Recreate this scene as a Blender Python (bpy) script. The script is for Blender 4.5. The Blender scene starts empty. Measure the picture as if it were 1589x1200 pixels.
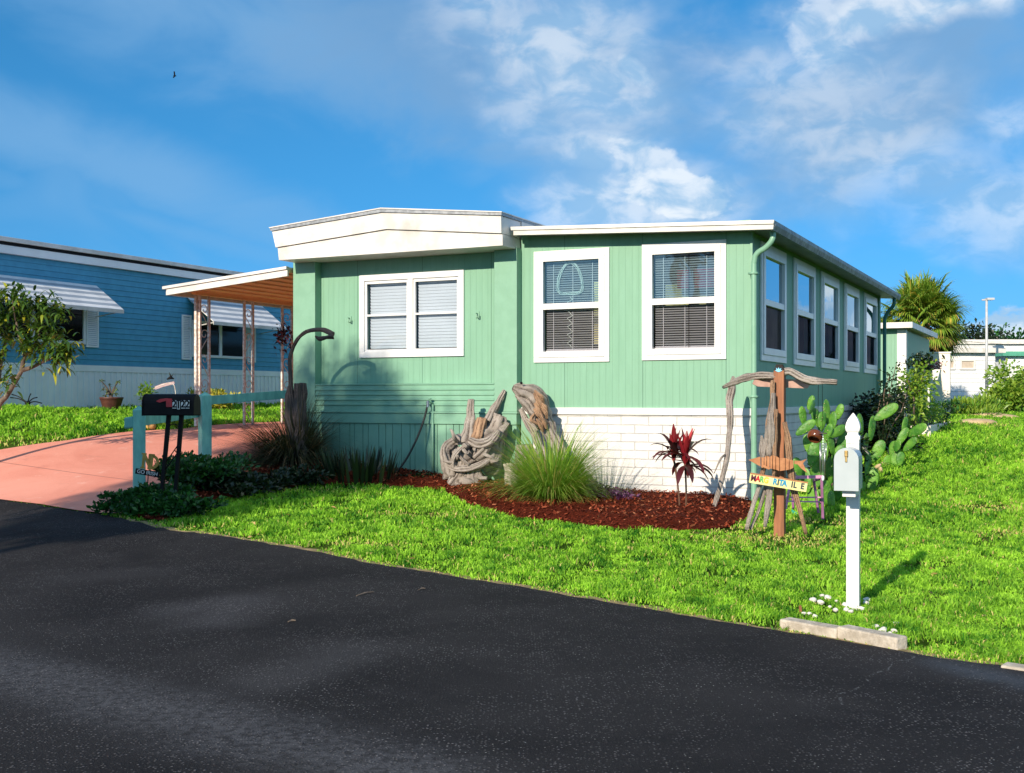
import bpy, bmesh, math, random
import numpy as np
from mathutils import Vector, Matrix
from mathutils.geometry import delaunay_2d_cdt

sc = bpy.context.scene
R = math.radians
# ------------------------------------------------------------------ camera
F, CX, HY, EZ = 1780.0, 794.5, 618.0, 1.6      # focal length / principal column / horizon row of the photo, eye height
cam = bpy.data.cameras.new('camera'); camo = bpy.data.objects.new('camera', cam); sc.collection.objects.link(camo)
camo.location = (0, 0, EZ); camo.rotation_euler = (R(90), 0, 0)
cam.sensor_width = 36; cam.lens = F / 1589 * 36; cam.shift_y = (HY - 600) / 1589
cam.clip_start = 0.1; cam.clip_end = 6000
sc.camera = camo
# ------------------------------------------------------------------ light
SUN_AZ, SUN_EL = 28.5, 23.0                    # heading of the light (degrees right of +Y), elevation
world = bpy.data.worlds.new('World'); sc.world = world; world.use_nodes = True
sun = bpy.data.lights.new('sun', 'SUN'); suno = bpy.data.objects.new('sun', sun); sc.collection.objects.link(suno)
sun.energy = 4.7; sun.angle = R(0.6); sun.color = (1, .86, .68)
hd = Vector((math.sin(R(SUN_AZ)) * math.cos(R(SUN_EL)), math.cos(R(SUN_AZ)) * math.cos(R(SUN_EL)), -math.sin(R(SUN_EL))))
suno.rotation_euler = hd.to_track_quat('-Z', 'Y').to_euler(); suno.location = (-10, -15, 20)
sc.view_settings.view_transform = 'Standard'; sc.view_settings.look = 'None'
sc.view_settings.exposure = 0.42; sc.view_settings.gamma = 1
try:
    sc.cycles.max_bounces = 6; sc.cycles.transparent_max_bounces = 12
except Exception: pass

class NT:
    """small helper for node maths"""
    def __init__(s, t): s.t = t; s.n = t.nodes; s.l = t.links
    def new(s, k, **kw):
        n = s.n.new(k)
        for a, b in kw.items(): setattr(n, a, b)
        return n
    def put(s, sock, v):
        if isinstance(v, bpy.types.NodeSocket): s.l.new(v, sock)
        elif v is not None: sock.default_value = v
    def m(s, op, a, b=None, c=None, clamp=False):
        n = s.new('ShaderNodeMath', operation=op, use_clamp=clamp)
        s.put(n.inputs[0], a); s.put(n.inputs[1], b)
        if c is not None: s.put(n.inputs[2], c)
        return n.outputs[0]
    def mix(s, f, a, b, mode='MIX'):
        n = s.new('ShaderNodeMix', data_type='RGBA', blend_type=mode)
        s.put(n.inputs[0], f); s.put(n.inputs[6], a if not isinstance(a, tuple) else (*a[:3], 1)); s.put(n.inputs[7], b if not isinstance(b, tuple) else (*b[:3], 1))
        return n.outputs[2]
    def noise(s, vec, scale, detail=4, rough=.5, dist=0):
        n = s.new('ShaderNodeTexNoise'); s.put(n.inputs['Vector'], vec); n.inputs['Scale'].default_value = scale
        n.inputs['Detail'].default_value = detail; n.inputs['Roughness'].default_value = rough; n.inputs['Distortion'].default_value = dist
        return n.outputs['Fac']
    def ramp(s, f, a, b, lo=0., hi=1.):
        n = s.new('ShaderNodeMapRange', interpolation_type='SMOOTHSTEP'); s.put(n.inputs[0], f)
        n.inputs[1].default_value = a; n.inputs[2].default_value = b; n.inputs[3].default_value = lo; n.inputs[4].default_value = hi
        return n.outputs[0]
    def comb(s, x, y, z=0.):
        n = s.new('ShaderNodeCombineXYZ'); s.put(n.inputs[0], x); s.put(n.inputs[1], y); s.put(n.inputs[2], z); return n.outputs[0]
    def sep(s, v):
        n = s.new('ShaderNodeSeparateXYZ'); s.put(n.inputs[0], v); return n.outputs

def build_sky():
    t = NT(world.node_tree); t.n.clear()
    out = t.new('ShaderNodeOutputWorld'); bg = t.new('ShaderNodeBackground'); t.l.new(bg.outputs[0], out.inputs[0])
    sky = t.new('ShaderNodeTexSky', sky_type='NISHITA', sun_disc=False)
    sky.sun_elevation = R(SUN_EL); sky.sun_rotation = R(180 + SUN_AZ); sky.air_density = 1.0; sky.dust_density = .25; sky.ozone_density = 3.0
    hs = t.new('ShaderNodeHueSaturation'); hs.inputs['Saturation'].default_value = 1.12; hs.inputs['Value'].default_value = 1.5; hs.inputs['Hue'].default_value = .495
    g0 = t.new('ShaderNodeTexCoord'); gx_, gy_, gz_ = t.sep(g0.outputs['Generated'])
    t.l.new(t.comb(gx_, gy_, t.m('ADD', t.m('MULTIPLY', t.m('MAXIMUM', gz_, 0.), .8), .2)), sky.inputs[0])
    t.l.new(t.mix(1., sky.outputs[0], (.60, .90, 1.05), 'MULTIPLY'), hs.inputs['Color'])
    tc = t.new('ShaderNodeTexCoord'); x, y, z = t.sep(tc.outputs['Generated'])
    az = t.m('MULTIPLY', t.m('ARCTAN2', x, y), 57.2958); el = t.m('MULTIPLY', t.m('ARCSINE', z), 57.2958)
    v = t.comb(az, t.m('MULTIPLY', el, 1.6), 0.)
    w1 = t.noise(v, .12, 5, .55, .4); w2 = t.noise(v, .26, 8, .52, .3); w3 = t.noise(v, .06, 4, .5, 1.)
    w4 = t.noise(v, .42, 7, .55, .4)
    w5 = t.noise(v, 1.1, 6, .55, .2)
    def pa(px, py):
        a = math.atan((px - CX) / F); return math.degrees(a), math.degrees(math.atan((HY - py) / F * math.cos(a)))
    def blob(px, py, rx, ry, rot=0, a0=None):
        a, e = pa(px, py) if a0 is None else a0
        k = 57.3 / F if a0 is None else 1
        rx *= k; ry *= k
        dx = t.m('SUBTRACT', az, a); dy = t.m('SUBTRACT', el, e); c, s_ = math.cos(R(rot)), math.sin(R(rot))
        u = t.m('DIVIDE', t.m('ADD', t.m('MULTIPLY', dx, c), t.m('MULTIPLY', dy, s_)), rx)
        w = t.m('DIVIDE', t.m('SUBTRACT', t.m('MULTIPLY', dy, c), t.m('MULTIPLY', dx, s_)), ry)
        return t.m('SQRT', t.m('ADD', t.m('MULTIPLY', u, u), t.m('MULTIPLY', w, w)))
    def cum(b, amp=.9, soft=.25, nz=None, top=1.0):       # crisp cumulus: distance field broken up by noise
        d = t.m('ADD', b, t.m('MULTIPLY', t.m('SUBTRACT', nz if nz is not None else w2, .5), amp * 2))
        return t.ramp(d, 1 - soft, 1 + soft, top, 0.)
    def veil(b, top):
        d = t.m('ADD', b, t.m('MULTIPLY', t.m('SUBTRACT', w1, .5), 2.4)); return t.ramp(d, .1, 1.5, top, 0.)
    def mx(*a):
        r = a[0]
        for q in a[1:]: r = t.m('MAXIMUM', r, q)
        return r
    veils = mx(veil(blob(120, 235, 420, 55, -17), .5), veil(blob(480, 60, 520, 110, -14), .62), veil(blob(880, 130, 260, 170, -25), .75),
               veil(blob(1330, 150, 330, 190, 20), .72), veil(blob(1000, 270, 130, 110, 0), .6), veil(blob(1560, 330, 130, 90, 0), .4), veil(blob(230, 345, 300, 22, -14), .3),
               t.ramp(w3, .52, .72, 0., .5))
    grey = mx(veil(blob(700, 80, 380, 120, -10), .55), veil(blob(1300, 160, 250, 140, 10), .6), veil(blob(1120, 90, 160, 60, 0), .5))
    bright = mx(cum(blob(985, 315, 150, 55, 6), .8, .6, None, .62), cum(blob(1045, 300, 84, 40, -10), .5, .22, w5, .85), cum(blob(1010, 250, 75, 26, -24), .55, .3, w5, .7), cum(blob(1075, 322, 60, 20, 0), .5, .2, w5, .9), cum(blob(950, 235, 90, 34, -14), 1., .6, None, .5),
                cum(blob(860, 90, 150, 85, -38), 1.1, .9, None, .55), cum(blob(985, 112, 40, 16, -42), .35, .5, w5, .6), cum(blob(790, 40, 120, 50, -20), 1.1, .9, None, .35),
                cum(blob(1275, 55, 50, 58, 10), .5, .3, w5, .55), cum(blob(1420, 0, 200, 36, 4), 1., .5, None, .7), cum(blob(1330, 210, 190, 90, -20), 1.1, .9, None, .4), cum(blob(1250, 140, 150, 60, -20), 1.1, .9, None, .4),
                cum(blob(1585, 545, 66, 60, 0), .5, .14, w5, 1.), cum(blob(1530, 552, 70, 18, 0), .6, .3, w5, .8), cum(blob(1490, 512, 50, 9, 0), .8, .4, w5, .5), cum(blob(1580, 330, 90, 60, 0), 1.1, .9, None, .45), cum(blob(1570, 190, 60, 20, 0), 1.1, .8, None, .4),
                cum(blob(0, 0, 3.2, 3.6, 0, (34.6, 3.4)), .6, .16, w5, 1.), cum(blob(0, 0, 2.6, 1.6, 0, (39.5, 3.0)), .6, .2, w5, .9), cum(blob(0, 0, 9, 5., 0, (48., 1.)), .6, .2, None, 1.),
                cum(blob(0, 0, 14, 6, 0, (-70., 8.)), .8, .3, None, .9), cum(blob(0, 0, 30, 10, 0, (110., 8.)), .8, .4, None, .8), cum(blob(0, 0, 30, 9, 0, (-150., 10.)), .8, .4, None, .7), cum(blob(0, 0, 50, 30, 0, (120., 45.)), .9, .5, None, .8), cum(blob(0, 0, 50, 26, 0, (-110., 50.)), .9, .5, None, .8))  # extra cloud banks out of view, added to raise the fill light in shade
    hz_ = t.ramp(el, 0., 9., .38, 0.); veils = t.m('MAXIMUM', veils, hz_)
    base = t.mix(veils, hs.outputs[0], (2.3, 4.4, 7.0))
    base = t.mix(grey, base, (1.6, 3.1, 5.3))
    shade = t.mix(t.ramp(w4, .38, .62), (3.4, 5.4, 7.6), (8.0, 8.6, 9.2))
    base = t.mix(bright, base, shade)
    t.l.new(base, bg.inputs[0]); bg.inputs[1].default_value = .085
build_sky()

# ------------------------------------------------------------------ terrain
U = np.array([.8973, -.4414]); V = np.array([.4414, .8973]); C0 = np.array([3.278, 15.75]); HROT = -math.atan2(.4414, .8973)
def hw(s, t): return C0 + U * s + V * t
_c = [(0, 0, 0), (-3, 4, 0), (3, 4, 0), (0, -8, -.05), (-9, 0, 0), (9, -2, 0), (3.0, 6.75, 0), (1.82, 7.98, 0), (-.5, 9.8, .02), (-2, 11, .07), (-3.9, 12.8, .15), (-7, 15.6, .2),
      (-12, 19, .25), (2.6, 8.8, 0), (6, 6, -.05), (3.28, 15.75, .17), (-.13, 17.43, .27), (-3.16, 18.9, .58), (-5.78, 21.2, 1.11), (-4.69, 23.4, 1.13), (-3.2, 27, 1.15), (-8.9, 18.5, .75),
      (-9.01, 23.1, 1.34), (-10.6, 20.5, 1.3), (-3.5, 31.5, 1.42), (-13, 21, 1.3), (9.7, 28.3, .98), (9.95, 26, .80), (14, 34, .9), (18, 45, 1.25), (0, 45, 1.4), (-15, 45, 1.5), (30, 45, 1.2), (-25, 30, 1.45),
      (8, 15, .1), (9, 19, .3), (14, 24, .55), (20, 20, .3), (30, 30, .8), (5.5, 20.5, .42)]
_c = np.array(_c)
def _k(r): return np.where(r > 1e-6, r * r * np.log(np.maximum(r, 1e-6)), 0)
_n = len(_c); _A = np.zeros((_n + 3, _n + 3)); _d = np.linalg.norm(_c[:, None, :2] - _c[None, :, :2], axis=2)
_A[:_n, :_n] = _k(_d) + np.eye(_n) * .6; _A[:_n, _n] = 1; _A[:_n, _n + 1:] = _c[:, :2]; _A[_n, :_n] = 1; _A[_n + 1:, :_n] = _c[:, :2].T
_w = np.linalg.solve(_A, np.concatenate([_c[:, 2], [0, 0, 0]]))
def gz(X, Y):
    X = np.asarray(X, float); Y = np.asarray(Y, float); sh = np.broadcast(X, Y).shape
    x = np.broadcast_to(X, sh).ravel(); y = np.broadcast_to(Y, sh).ravel(); z = np.empty_like(x)
    for i in range(0, len(x), 20000):
        a, b = x[i:i + 20000], y[i:i + 20000]
        r = np.hypot(a[:, None] - _c[None, :, 0], b[:, None] - _c[None, :, 1])
        z[i:i + 20000] = _k(r) @ _w[:_n] + _w[_n] + _w[_n + 1] * a + _w[_n + 2] * b
    d = np.hypot(x, y - 20); w = np.clip((d - 26) / 22, 0, 1); w = w * w * (3 - 2 * w)
    far = np.clip(y / 30, 0, 1) * 1.3
    z = np.clip(z, -.1, 1.48) * (1 - w) + far * w
    return z.reshape(sh)
def gh(p): return float(gz(p[0], p[1]))
def on(px, py):
    """ground point seen at a photo pixel"""
    k = (px - CX) / F; q = (HY - py) / F; Y = np.arange(3.5, 80, .02); z = EZ + q * Y; g = gz(k * Y, Y)
    i = np.argmax(z <= g) if (z <= g).any() else len(Y) - 1
    return np.array([k * Y[i], Y[i], g[i]])
def at(px, py, Y): return np.array([(px - CX) / F * Y, Y, EZ + (HY - py) * Y / F])
def front(px, py, d=0.):
    k = (px - CX) / F; P = C0 + V * d; s = (k * P[1] - P[0]) / (U[0] - k * U[1]); Y = P[1] + s * U[1]; return s, EZ + (HY - py) * Y / F
def side(px, py, s=0.):
    k = (px - CX) / F; P = C0 + U * s; t = (k * P[1] - P[0]) / (V[0] - k * V[1]); Y = P[1] + t * V[1]; return t, EZ + (HY - py) * Y / F

# ------------------------------------------------------------------ materials
def new_mat(name):
    m = bpy.data.materials.new(name); m.use_nodes = True; t = NT(m.node_tree); b = t.n['Principled BSDF']; return m, t, b
def mat(name, c1, c2=None, scale=6., rough=.6, bump=0., bscale=40., st=(1, 1, 1), metal=0., spec=.5, detail=5, lo=.35, hi=.65, dirt=0., bst=None, trans=0.):
    m, t, b = new_mat(name)
    tc = t.new('ShaderNodeTexCoord'); mp = t.new('ShaderNodeMapping'); mp.inputs['Scale'].default_value = st; t.l.new(tc.outputs['Object'], mp.inputs[0])
    f = t.ramp(t.noise(mp.outputs[0], scale, detail, .6), lo, hi); col = t.mix(f, c1, c2 or tuple(x * .8 for x in c1))
    if dirt:
        g = t.ramp(t.noise(tc.outputs['Object'], 1.3, 6, .65), .5, .8); col = t.mix(t.m('MULTIPLY', g, dirt), col, (.12, .1, .07))
    t.l.new(col, b.inputs['Base Color']); b.inputs['Roughness'].default_value = rough; b.inputs['Metallic'].default_value = metal; b.inputs['Specular IOR Level'].default_value = spec
    if bump:
        mp2 = t.new('ShaderNodeMapping'); mp2.inputs['Scale'].default_value = bst or st; t.l.new(tc.outputs['Object'], mp2.inputs[0])
        bn = t.new('ShaderNodeBump'); bn.inputs['Strength'].default_value = 1; bn.inputs['Distance'].default_value = bump
        t.l.new(t.noise(mp2.outputs[0], bscale, 6, .65), bn.inputs['Height']); t.l.new(bn.outputs[0], b.inputs['Normal'])
    return m
def leafmat(name, c1, c2, c3=None, rough=.45, tr=.35, spec=.5):
    """leaf surface: colour by the per-leaf random value, some light passing through"""
    m, t, b = new_mat(name)
    at_ = t.new('ShaderNodeAttribute', attribute_name='rnd'); col = t.mix(at_.outputs['Fac'], c1, c2)
    if c3: col = t.mix(t.ramp(at_.outputs['Fac'], .86, .97), col, c3)
    t.l.new(col, b.inputs['Base Color']); b.inputs['Roughness'].default_value = rough; b.inputs['Specular IOR Level'].default_value = spec
    if tr:
        ts = t.new('ShaderNodeBsdfTranslucent'); mxs = t.new('ShaderNodeMixShader'); mxs.inputs[0].default_value = tr
        t.l.new(t.mix(1., col, (1., 1., .55), 'MULTIPLY'), ts.inputs[0]); t.l.new(b.outputs[0], mxs.inputs[1]); t.l.new(ts.outputs[0], mxs.inputs[2])
        t.l.new(mxs.outputs[0], t.n['Material Output'].inputs[0])
    return m
def siding(name, c1, c2, period, axis='X', depth=.004, w=.06, seam=1.22):
    m, t, b = new_mat(name); tc = t.new('ShaderNodeTexCoord'); x, y, z = t.sep(tc.outputs['Object']); a = {'X': x, 'Y': y, 'Z': z}[axis]
    jit = t.m('MULTIPLY', t.noise(t.comb(t.m('FLOOR', t.m('DIVIDE', a, period)), 0., 0.), 3.1, 0), .5)
    fr = t.m('FRACT', t.m('ADD', t.m('DIVIDE', a, period), 0.)); g = t.m('LESS_THAN', fr, w)
    sm = t.m('LESS_THAN', t.m('FRACT', t.m('DIVIDE', t.m('ADD', a, .35), seam)), .009)
    mp = t.new('ShaderNodeMapping'); mp.inputs['Scale'].default_value = (3, 3, .5); t.l.new(tc.outputs['Object'], mp.inputs[0])
    n1 = t.ramp(t.noise(mp.outputs[0], 3., 6, .6), .3, .7); col = t.mix(n1, c1, c2)
    mp3 = t.new('ShaderNodeMapping'); mp3.inputs['Scale'].default_value = (9, 9, .35); t.l.new(tc.outputs['Object'], mp3.inputs[0]); run = t.ramp(t.noise(mp3.outputs[0], 1.6, 6, .7), .55, .8)
    col = t.mix(t.m('MULTIPLY', run, .3), col, tuple(v_ * 1.35 + .03 for v_ in c1))
    st = t.m('MULTIPLY', t.ramp(t.noise(tc.outputs['Object'], 30, 3, .6), .64, .74), .35)
    col = t.mix(st, col, tuple(v * .6 for v in c1)); col = t.mix(t.m('MULTIPLY', g, .05), col, (.02, .08, .06)); col = t.mix(t.m('MULTIPLY', sm, .5), col, (.02, .08, .06))
    t.l.new(col, b.inputs['Base Color']); b.inputs['Roughness'].default_value = .5; b.inputs['Specular IOR Level'].default_value = .35
    h = t.m('SUBTRACT', t.m('MULTIPLY', t.noise(mp.outputs[0], 40, 5, .6), .35), t.m('ADD', g, sm)); bn = t.new('ShaderNodeBump'); bn.inputs['Distance'].default_value = depth; bn.inputs['Strength'].default_value = .8
    t.l.new(h, bn.inputs['Height']); t.l.new(bn.outputs[0], b.inputs['Normal']); return m
def brickmat(name, axis):
    m, t, b = new_mat(name); tc = t.new('ShaderNodeTexCoord'); x, y, z = t.sep(tc.outputs['Object'])
    br = t.new('ShaderNodeTexBrick'); t.l.new(t.comb(t.m('ADD', x if axis == 'X' else y, t.m('MULTIPLY', t.noise(tc.outputs['Object'], 7, 3), .012)), t.m('ADD', z, t.m('MULTIPLY', t.noise(tc.outputs['Object'], 5, 3), .014))), br.inputs['Vector']); br.offset = .5
    br.inputs['Scale'].default_value = 1; br.inputs['Mortar Size'].default_value = .006; br.inputs['Mortar Smooth'].default_value = .3; br.inputs['Brick Width'].default_value = .42; br.inputs['Row Height'].default_value = .122
    n = t.noise(tc.outputs['Object'], 35, 6, .65); n2 = t.noise(tc.outputs['Object'], 4, 5, .6)
    col = t.mix(t.ramp(n2, .3, .8), (.68, .67, .65), (.58, .57, .55)); col = t.mix(t.m('MULTIPLY', t.ramp(t.noise(tc.outputs['Object'], 2.5, 6, .7), .55, .75), .4), col, (.45, .43, .4)); col = t.mix(t.m('MULTIPLY', br.outputs['Fac'], t.ramp(n2, .3, .7, .25, .75)), col, (.3, .3, .31))
    t.l.new(col, b.inputs['Base Color']); b.inputs['Roughness'].default_value = .6
    h = t.m('SUBTRACT', t.m('MULTIPLY', n, .8), t.m('MULTIPLY', br.outputs['Fac'], 1.6)); bn = t.new('ShaderNodeBump'); bn.inputs['Distance'].default_value = .012; bn.inputs['Strength'].default_value = .9
    t.l.new(h, bn.inputs['Height']); t.l.new(bn.outputs[0], b.inputs['Normal']); return m
def glassmat(name, refl, tint=(1, 1, 1), ior=1.5, add=0.):
    m = bpy.data.materials.new(name); m.use_nodes = True; t = NT(m.node_tree); t.n.remove(t.n['Principled BSDF'])
    tr = t.new('ShaderNodeBsdfTransparent'); tr.inputs[0].default_value = (*tint, 1); gl = t.new('ShaderNodeBsdfGlossy'); gl.inputs['Roughness'].default_value = .015; gl.inputs[0].default_value = (*refl, 1)
    fr = t.new('ShaderNodeFresnel'); fr.inputs[0].default_value = ior; mx = t.new('ShaderNodeMixShader'); t.l.new(t.m('ADD', fr.outputs[0], add, clamp=True), mx.inputs[0])
    tc = t.new('ShaderNodeTexCoord'); bn = t.new('ShaderNodeBump'); bn.inputs['Distance'].default_value = .002; t.l.new(t.noise(tc.outputs['Object'], 1.5, 2), bn.inputs['Height']); t.l.new(bn.outputs[0], gl.inputs['Normal'])
    t.l.new(tr.outputs[0], mx.inputs[1]); t.l.new(gl.outputs[0], mx.inputs[2]); t.l.new(mx.outputs[0], t.n['Material Output'].inputs[0]); return m

GC1, GC2 = (.20, .39, .275), (.18, .36, .25)
def driftmat(name, c1, c2, c3):
    m, t, b = new_mat(name); v = t.new('ShaderNodeTexCoord').outputs['Object']; g = t.new('ShaderNodeAttribute', attribute_name='groove').outputs['Fac']
    n = t.noise(v, 38, 6, .7, 1.5); c = t.mix(t.ramp(t.noise(v, 4, 5, .6), .35, .65), c1, c2); c = t.mix(t.ramp(t.m('ADD', g, t.m('MULTIPLY', t.m('SUBTRACT', n, .5), 1.1)), .12, .55, .9, 0.), c, c3)
    t.l.new(c, b.inputs['Base Color']); b.inputs['Roughness'].default_value = .9; bn = t.new('ShaderNodeBump'); bn.inputs['Distance'].default_value = .02
    t.l.new(t.m('ADD', n, t.m('MULTIPLY', g, .8)), bn.inputs['Height']); t.l.new(bn.outputs[0], b.inputs['Normal']); return m
MT = dict(
    green=siding('green_siding', GC1, GC2, .1016), green_side=siding('green_siding_side', GC1, GC2, .1016, 'Y'),
    green_plain=mat('green_paint', GC1, GC2, 5, .5, .002, 30), green_rib=mat('green_panel', (.205, .40, .285), (.18, .365, .255), 5, .4, .001, 20),
    white=mat('white_paint', (.74, .73, .71), (.66, .65, .63), 4, .45, .0006, 30), white_metal=mat('white_metal', (.72, .70, .67), (.58, .56, .52), 3, .35, dirt=.25),
    frame=mat('white_vinyl', (.76, .76, .76), (.7, .7, .7), 3, .3), soffit=mat('soffit', (.22, .23, .19), (.15, .16, .13), 3, .5),
    fascia_side=mat('weathered_gutter', (.34, .36, .38), (.16, .17, .18), 9, .5, .002, 30, dirt=.4), flash=mat('grey_flashing', (.4, .41, .42), (.25, .26, .27), 14, .4, metal=.4),
    roof=mat('white_roof', (.7, .7, .69), (.55, .55, .54), 2, .6), brick=brickmat('painted_block', 'X'), brick_side=brickmat('painted_block_side', 'Y'),
    blind=mat('blind_white', (.85, .86, .88), (.8, .81, .83), 2, .5), room=mat('room_wall', (.25, .22, .18), (.12, .1, .09), .8, .9),
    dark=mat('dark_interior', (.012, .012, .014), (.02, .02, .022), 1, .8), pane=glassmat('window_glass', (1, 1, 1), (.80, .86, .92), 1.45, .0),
    pane_up=glassmat('sky_glass', (.55, .85, 1.), (.72, .86, .92), 1.75, .06), pane_low=glassmat('screened_glass', (.10, .10, .13), (.75, .75, .78), 1.3, .0), pane_side=glassmat('side_glass', (.8, .92, 1.), (.1, .12, .15), 2.1, .28),
    beige=mat('carport_pan', (.92, .55, .28), (.86, .48, .24), 3, .5), scroll=mat('white_iron', (.78, .74, .7), (.5, .38, .3), 18, .5), asphalt=None,  # carport_pan: orange mixes the panel paint with bounce light off the red driveway
    blue=mat('blue_vinyl', (.06, .31, .49), (.05, .27, .44), 5, .5), bluewhite=mat('pale_skirting', (.80, .86, .90), (.74, .80, .85), 2.5, .45), awning=mat('awning_metal', (.82, .83, .84), (.66, .68, .7), 3, .4), awning_shadow_strip=mat('awning_shadow_strip', (.35, .4, .46), (.28, .33, .4), 3, .4),
    black=mat('black_metal', (.004, .004, .005), (.008, .007, .008), 10, .55, spec=.15), red=mat('red_plastic', (.55, .02, .03), (.4, .015, .02), 8, .4),
    drift=driftmat('driftwood', (.42, .37, .33), (.30, .26, .23), (.07, .05, .04)), driftwarm=driftmat('warm_driftwood', (.46, .29, .18), (.33, .2, .12), (.1, .045, .025)), driftdark=driftmat('dark_driftwood', (.12, .09, .08), (.07, .055, .05), (.02, .014, .012)),
    post=mat('stained_post', (.34, .135, .06), (.19, .07, .03), 7, .65, .006, 25, (2, 2, .2)), copper=mat('copper_fish', (.52, .24, .11), (.38, .16, .07), 10, .5, .002, 30), signy=mat('sign_board', (.82, .78, .38), (.74, .66, .28), 7, .6),
    vinylpost=mat('mailbox_vinyl', (.72, .72, .71), (.64, .64, .62), 2, .4, dirt=.18), boxwhite=mat('mailbox_white', (.42, .48, .50), (.38, .44, .46), 3, .35, dirt=.15), brass=mat('brass', (.7, .5, .2), (.5, .33, .12), 20, .3, metal=.8),
    conc=mat('pale_concrete', (.60, .54, .45), (.40, .35, .28), 12, .9, .012, 30, dirt=.7), stone=mat('white_stone', (.75, .72, .68), (.5, .47, .44), 18, .8, .006, 30), tan=mat('tan_stone', (.55, .42, .25), (.42, .3, .16), 8, .85, .01, 20),
    terracotta=mat('dark_pot', (.10, .035, .025), (.06, .02, .018), 5, .5), tpot=mat('tan_pot', (.62, .36, .12), (.45, .24, .08), 9, .7, .01, 20), pink=mat('pink_paint', (.72, .33, .5), (.5, .2, .4), 10, .6), teal=mat('teal_paint', (.02, .35, .27), (.015, .28, .22), 8, .5),
    coco=mat('glazed_brown', (.16, .05, .02), (.1, .03, .012), 5, .15), steel=mat('pale_steel', (.55, .56, .58), (.4, .41, .43), 8, .3, metal=.9), gold=mat('gold_paint', (.5, .3, .05), (.38, .22, .03), 12, .5), hose=mat('black_rubber', (.015, .013, .012), None, 5, .5),
    bark=mat('bark', (.2, .15, .11), (.09, .065, .05), 8, .9, .02, 18), palmtrunk=mat('palm_trunk', (.33, .26, .2), (.2, .15, .11), 8, .9, .03, 14), boots=mat('palm_boots', (.62, .33, .2), (.4, .2, .1), 8, .9, .02, 14),
    peach=mat('cream_panel', (.82, .74, .66), (.76, .68, .6), 2, .7), greyp=mat('grey_pole', (.5, .52, .54), None, 3, .4), tanb=mat('tan_blind', (.55, .47, .38), (.48, .4, .32), 6, .6), greenf=mat('green_fascia', (.1, .38, .26), None, 4, .5), lettering=mat('number_tile', (.75, .74, .68), None, 5, .5),
    fencepaint=mat('aqua_fence_paint', (.20, .52, .44), (.13, .38, .33), 9, .6, .004, 25, (1, 1, .3), dirt=.3),
)
def cactus_mat():
    m, t, b = new_mat('cactus_pad'); v = t.new('ShaderNodeTexCoord').outputs['Object']; c = t.mix(t.ramp(t.noise(v, 5, 5, .6), .35, .65), (.035, .15, .015), (.12, .30, .03))
    vo = t.new('ShaderNodeTexVoronoi'); vo.inputs['Scale'].default_value = 22; t.l.new(v, vo.inputs['Vector']); c = t.mix(t.ramp(vo.outputs['Distance'], .08, .2, .8, 0.), c, (.55, .5, .25))
    c = t.mix(t.ramp(t.noise(v, 11, 6, .7), .62, .75), c, (.30, .33, .10)); t.l.new(c, b.inputs['Base Color']); b.inputs['Roughness'].default_value = .5
    bn = t.new('ShaderNodeBump'); bn.inputs['Distance'].default_value = .012; t.l.new(t.m('ADD', t.noise(v, 14, 4), t.ramp(vo.outputs['Distance'], .05, .3, .8, 0.)), bn.inputs['Height']); t.l.new(bn.outputs[0], b.inputs['Normal']); return m
LM = dict(
    dark=leafmat('dark_leaf', (.006, .016, .006), (.02, .045, .012), None, .4, .12), cover=leafmat('cover_leaf', (.008, .05, .012), (.035, .15, .02), None, .45, .2), mango=leafmat('mango_leaf', (.03, .08, .012), (.12, .22, .03), (.5, .5, .04), .3, .3),  # dark_leaf: dark foliage, its colour lowered further to carry deep shade
    palm=leafmat('palm_leaf', (.12, .26, .03), (.34, .46, .06), (.6, .45, .08), .4, .3), palmdry=leafmat('dry_palm_leaf', (.38, .26, .06), (.5, .3, .12), (.22, .24, .04), .7, .3), bright=leafmat('bright_leaf', (.12, .30, .03), (.35, .48, .06), None, .4, .4), croton=leafmat('croton_leaf', (.25, .3, .04), (.75, .6, .08), (.1, .2, .03), .4, .3),
    fountain=leafmat('fountain_grass', (.12, .32, .03), (.38, .55, .07), (.62, .50, .18), .5, .4), straw=leafmat('straw', (.42, .30, .08), (.3, .36, .06), (.62, .4, .18), .7, .4), darkgrass=leafmat('dark_fountain_grass', (.025, .028, .015), (.08, .09, .02), (.42, .24, .12), .6, .2),
    purple=leafmat('purple_leaf', (.10, .03, .10), (.32, .12, .30), (.5, .35, .45), .5, .25), ti=leafmat('ti_leaf', (.03, .012, .012), (.12, .015, .02), None, .35, .15), tired=leafmat('red_ti_leaf', (.20, .012, .02), (.42, .025, .035), (.60, .08, .09), .35, .35),
    snake=leafmat('snake_leaf', (.01, .02, .008), (.025, .045, .012), (.10, .12, .04), .4, .1), cactus=cactus_mat(), adenium=leafmat('desert_rose_leaf', (.08, .14, .05), (.15, .22, .06), (.3, .05, .08), .4, .2),
    shade=leafmat('shade_leaf', (.04, .09, .02), (.08, .16, .03), None, .5, .1), bougain=leafmat('dark_flower', (.02, .01, .015), (.08, .02, .04), (.6, .2, .3), .5, .2),
)
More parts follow.
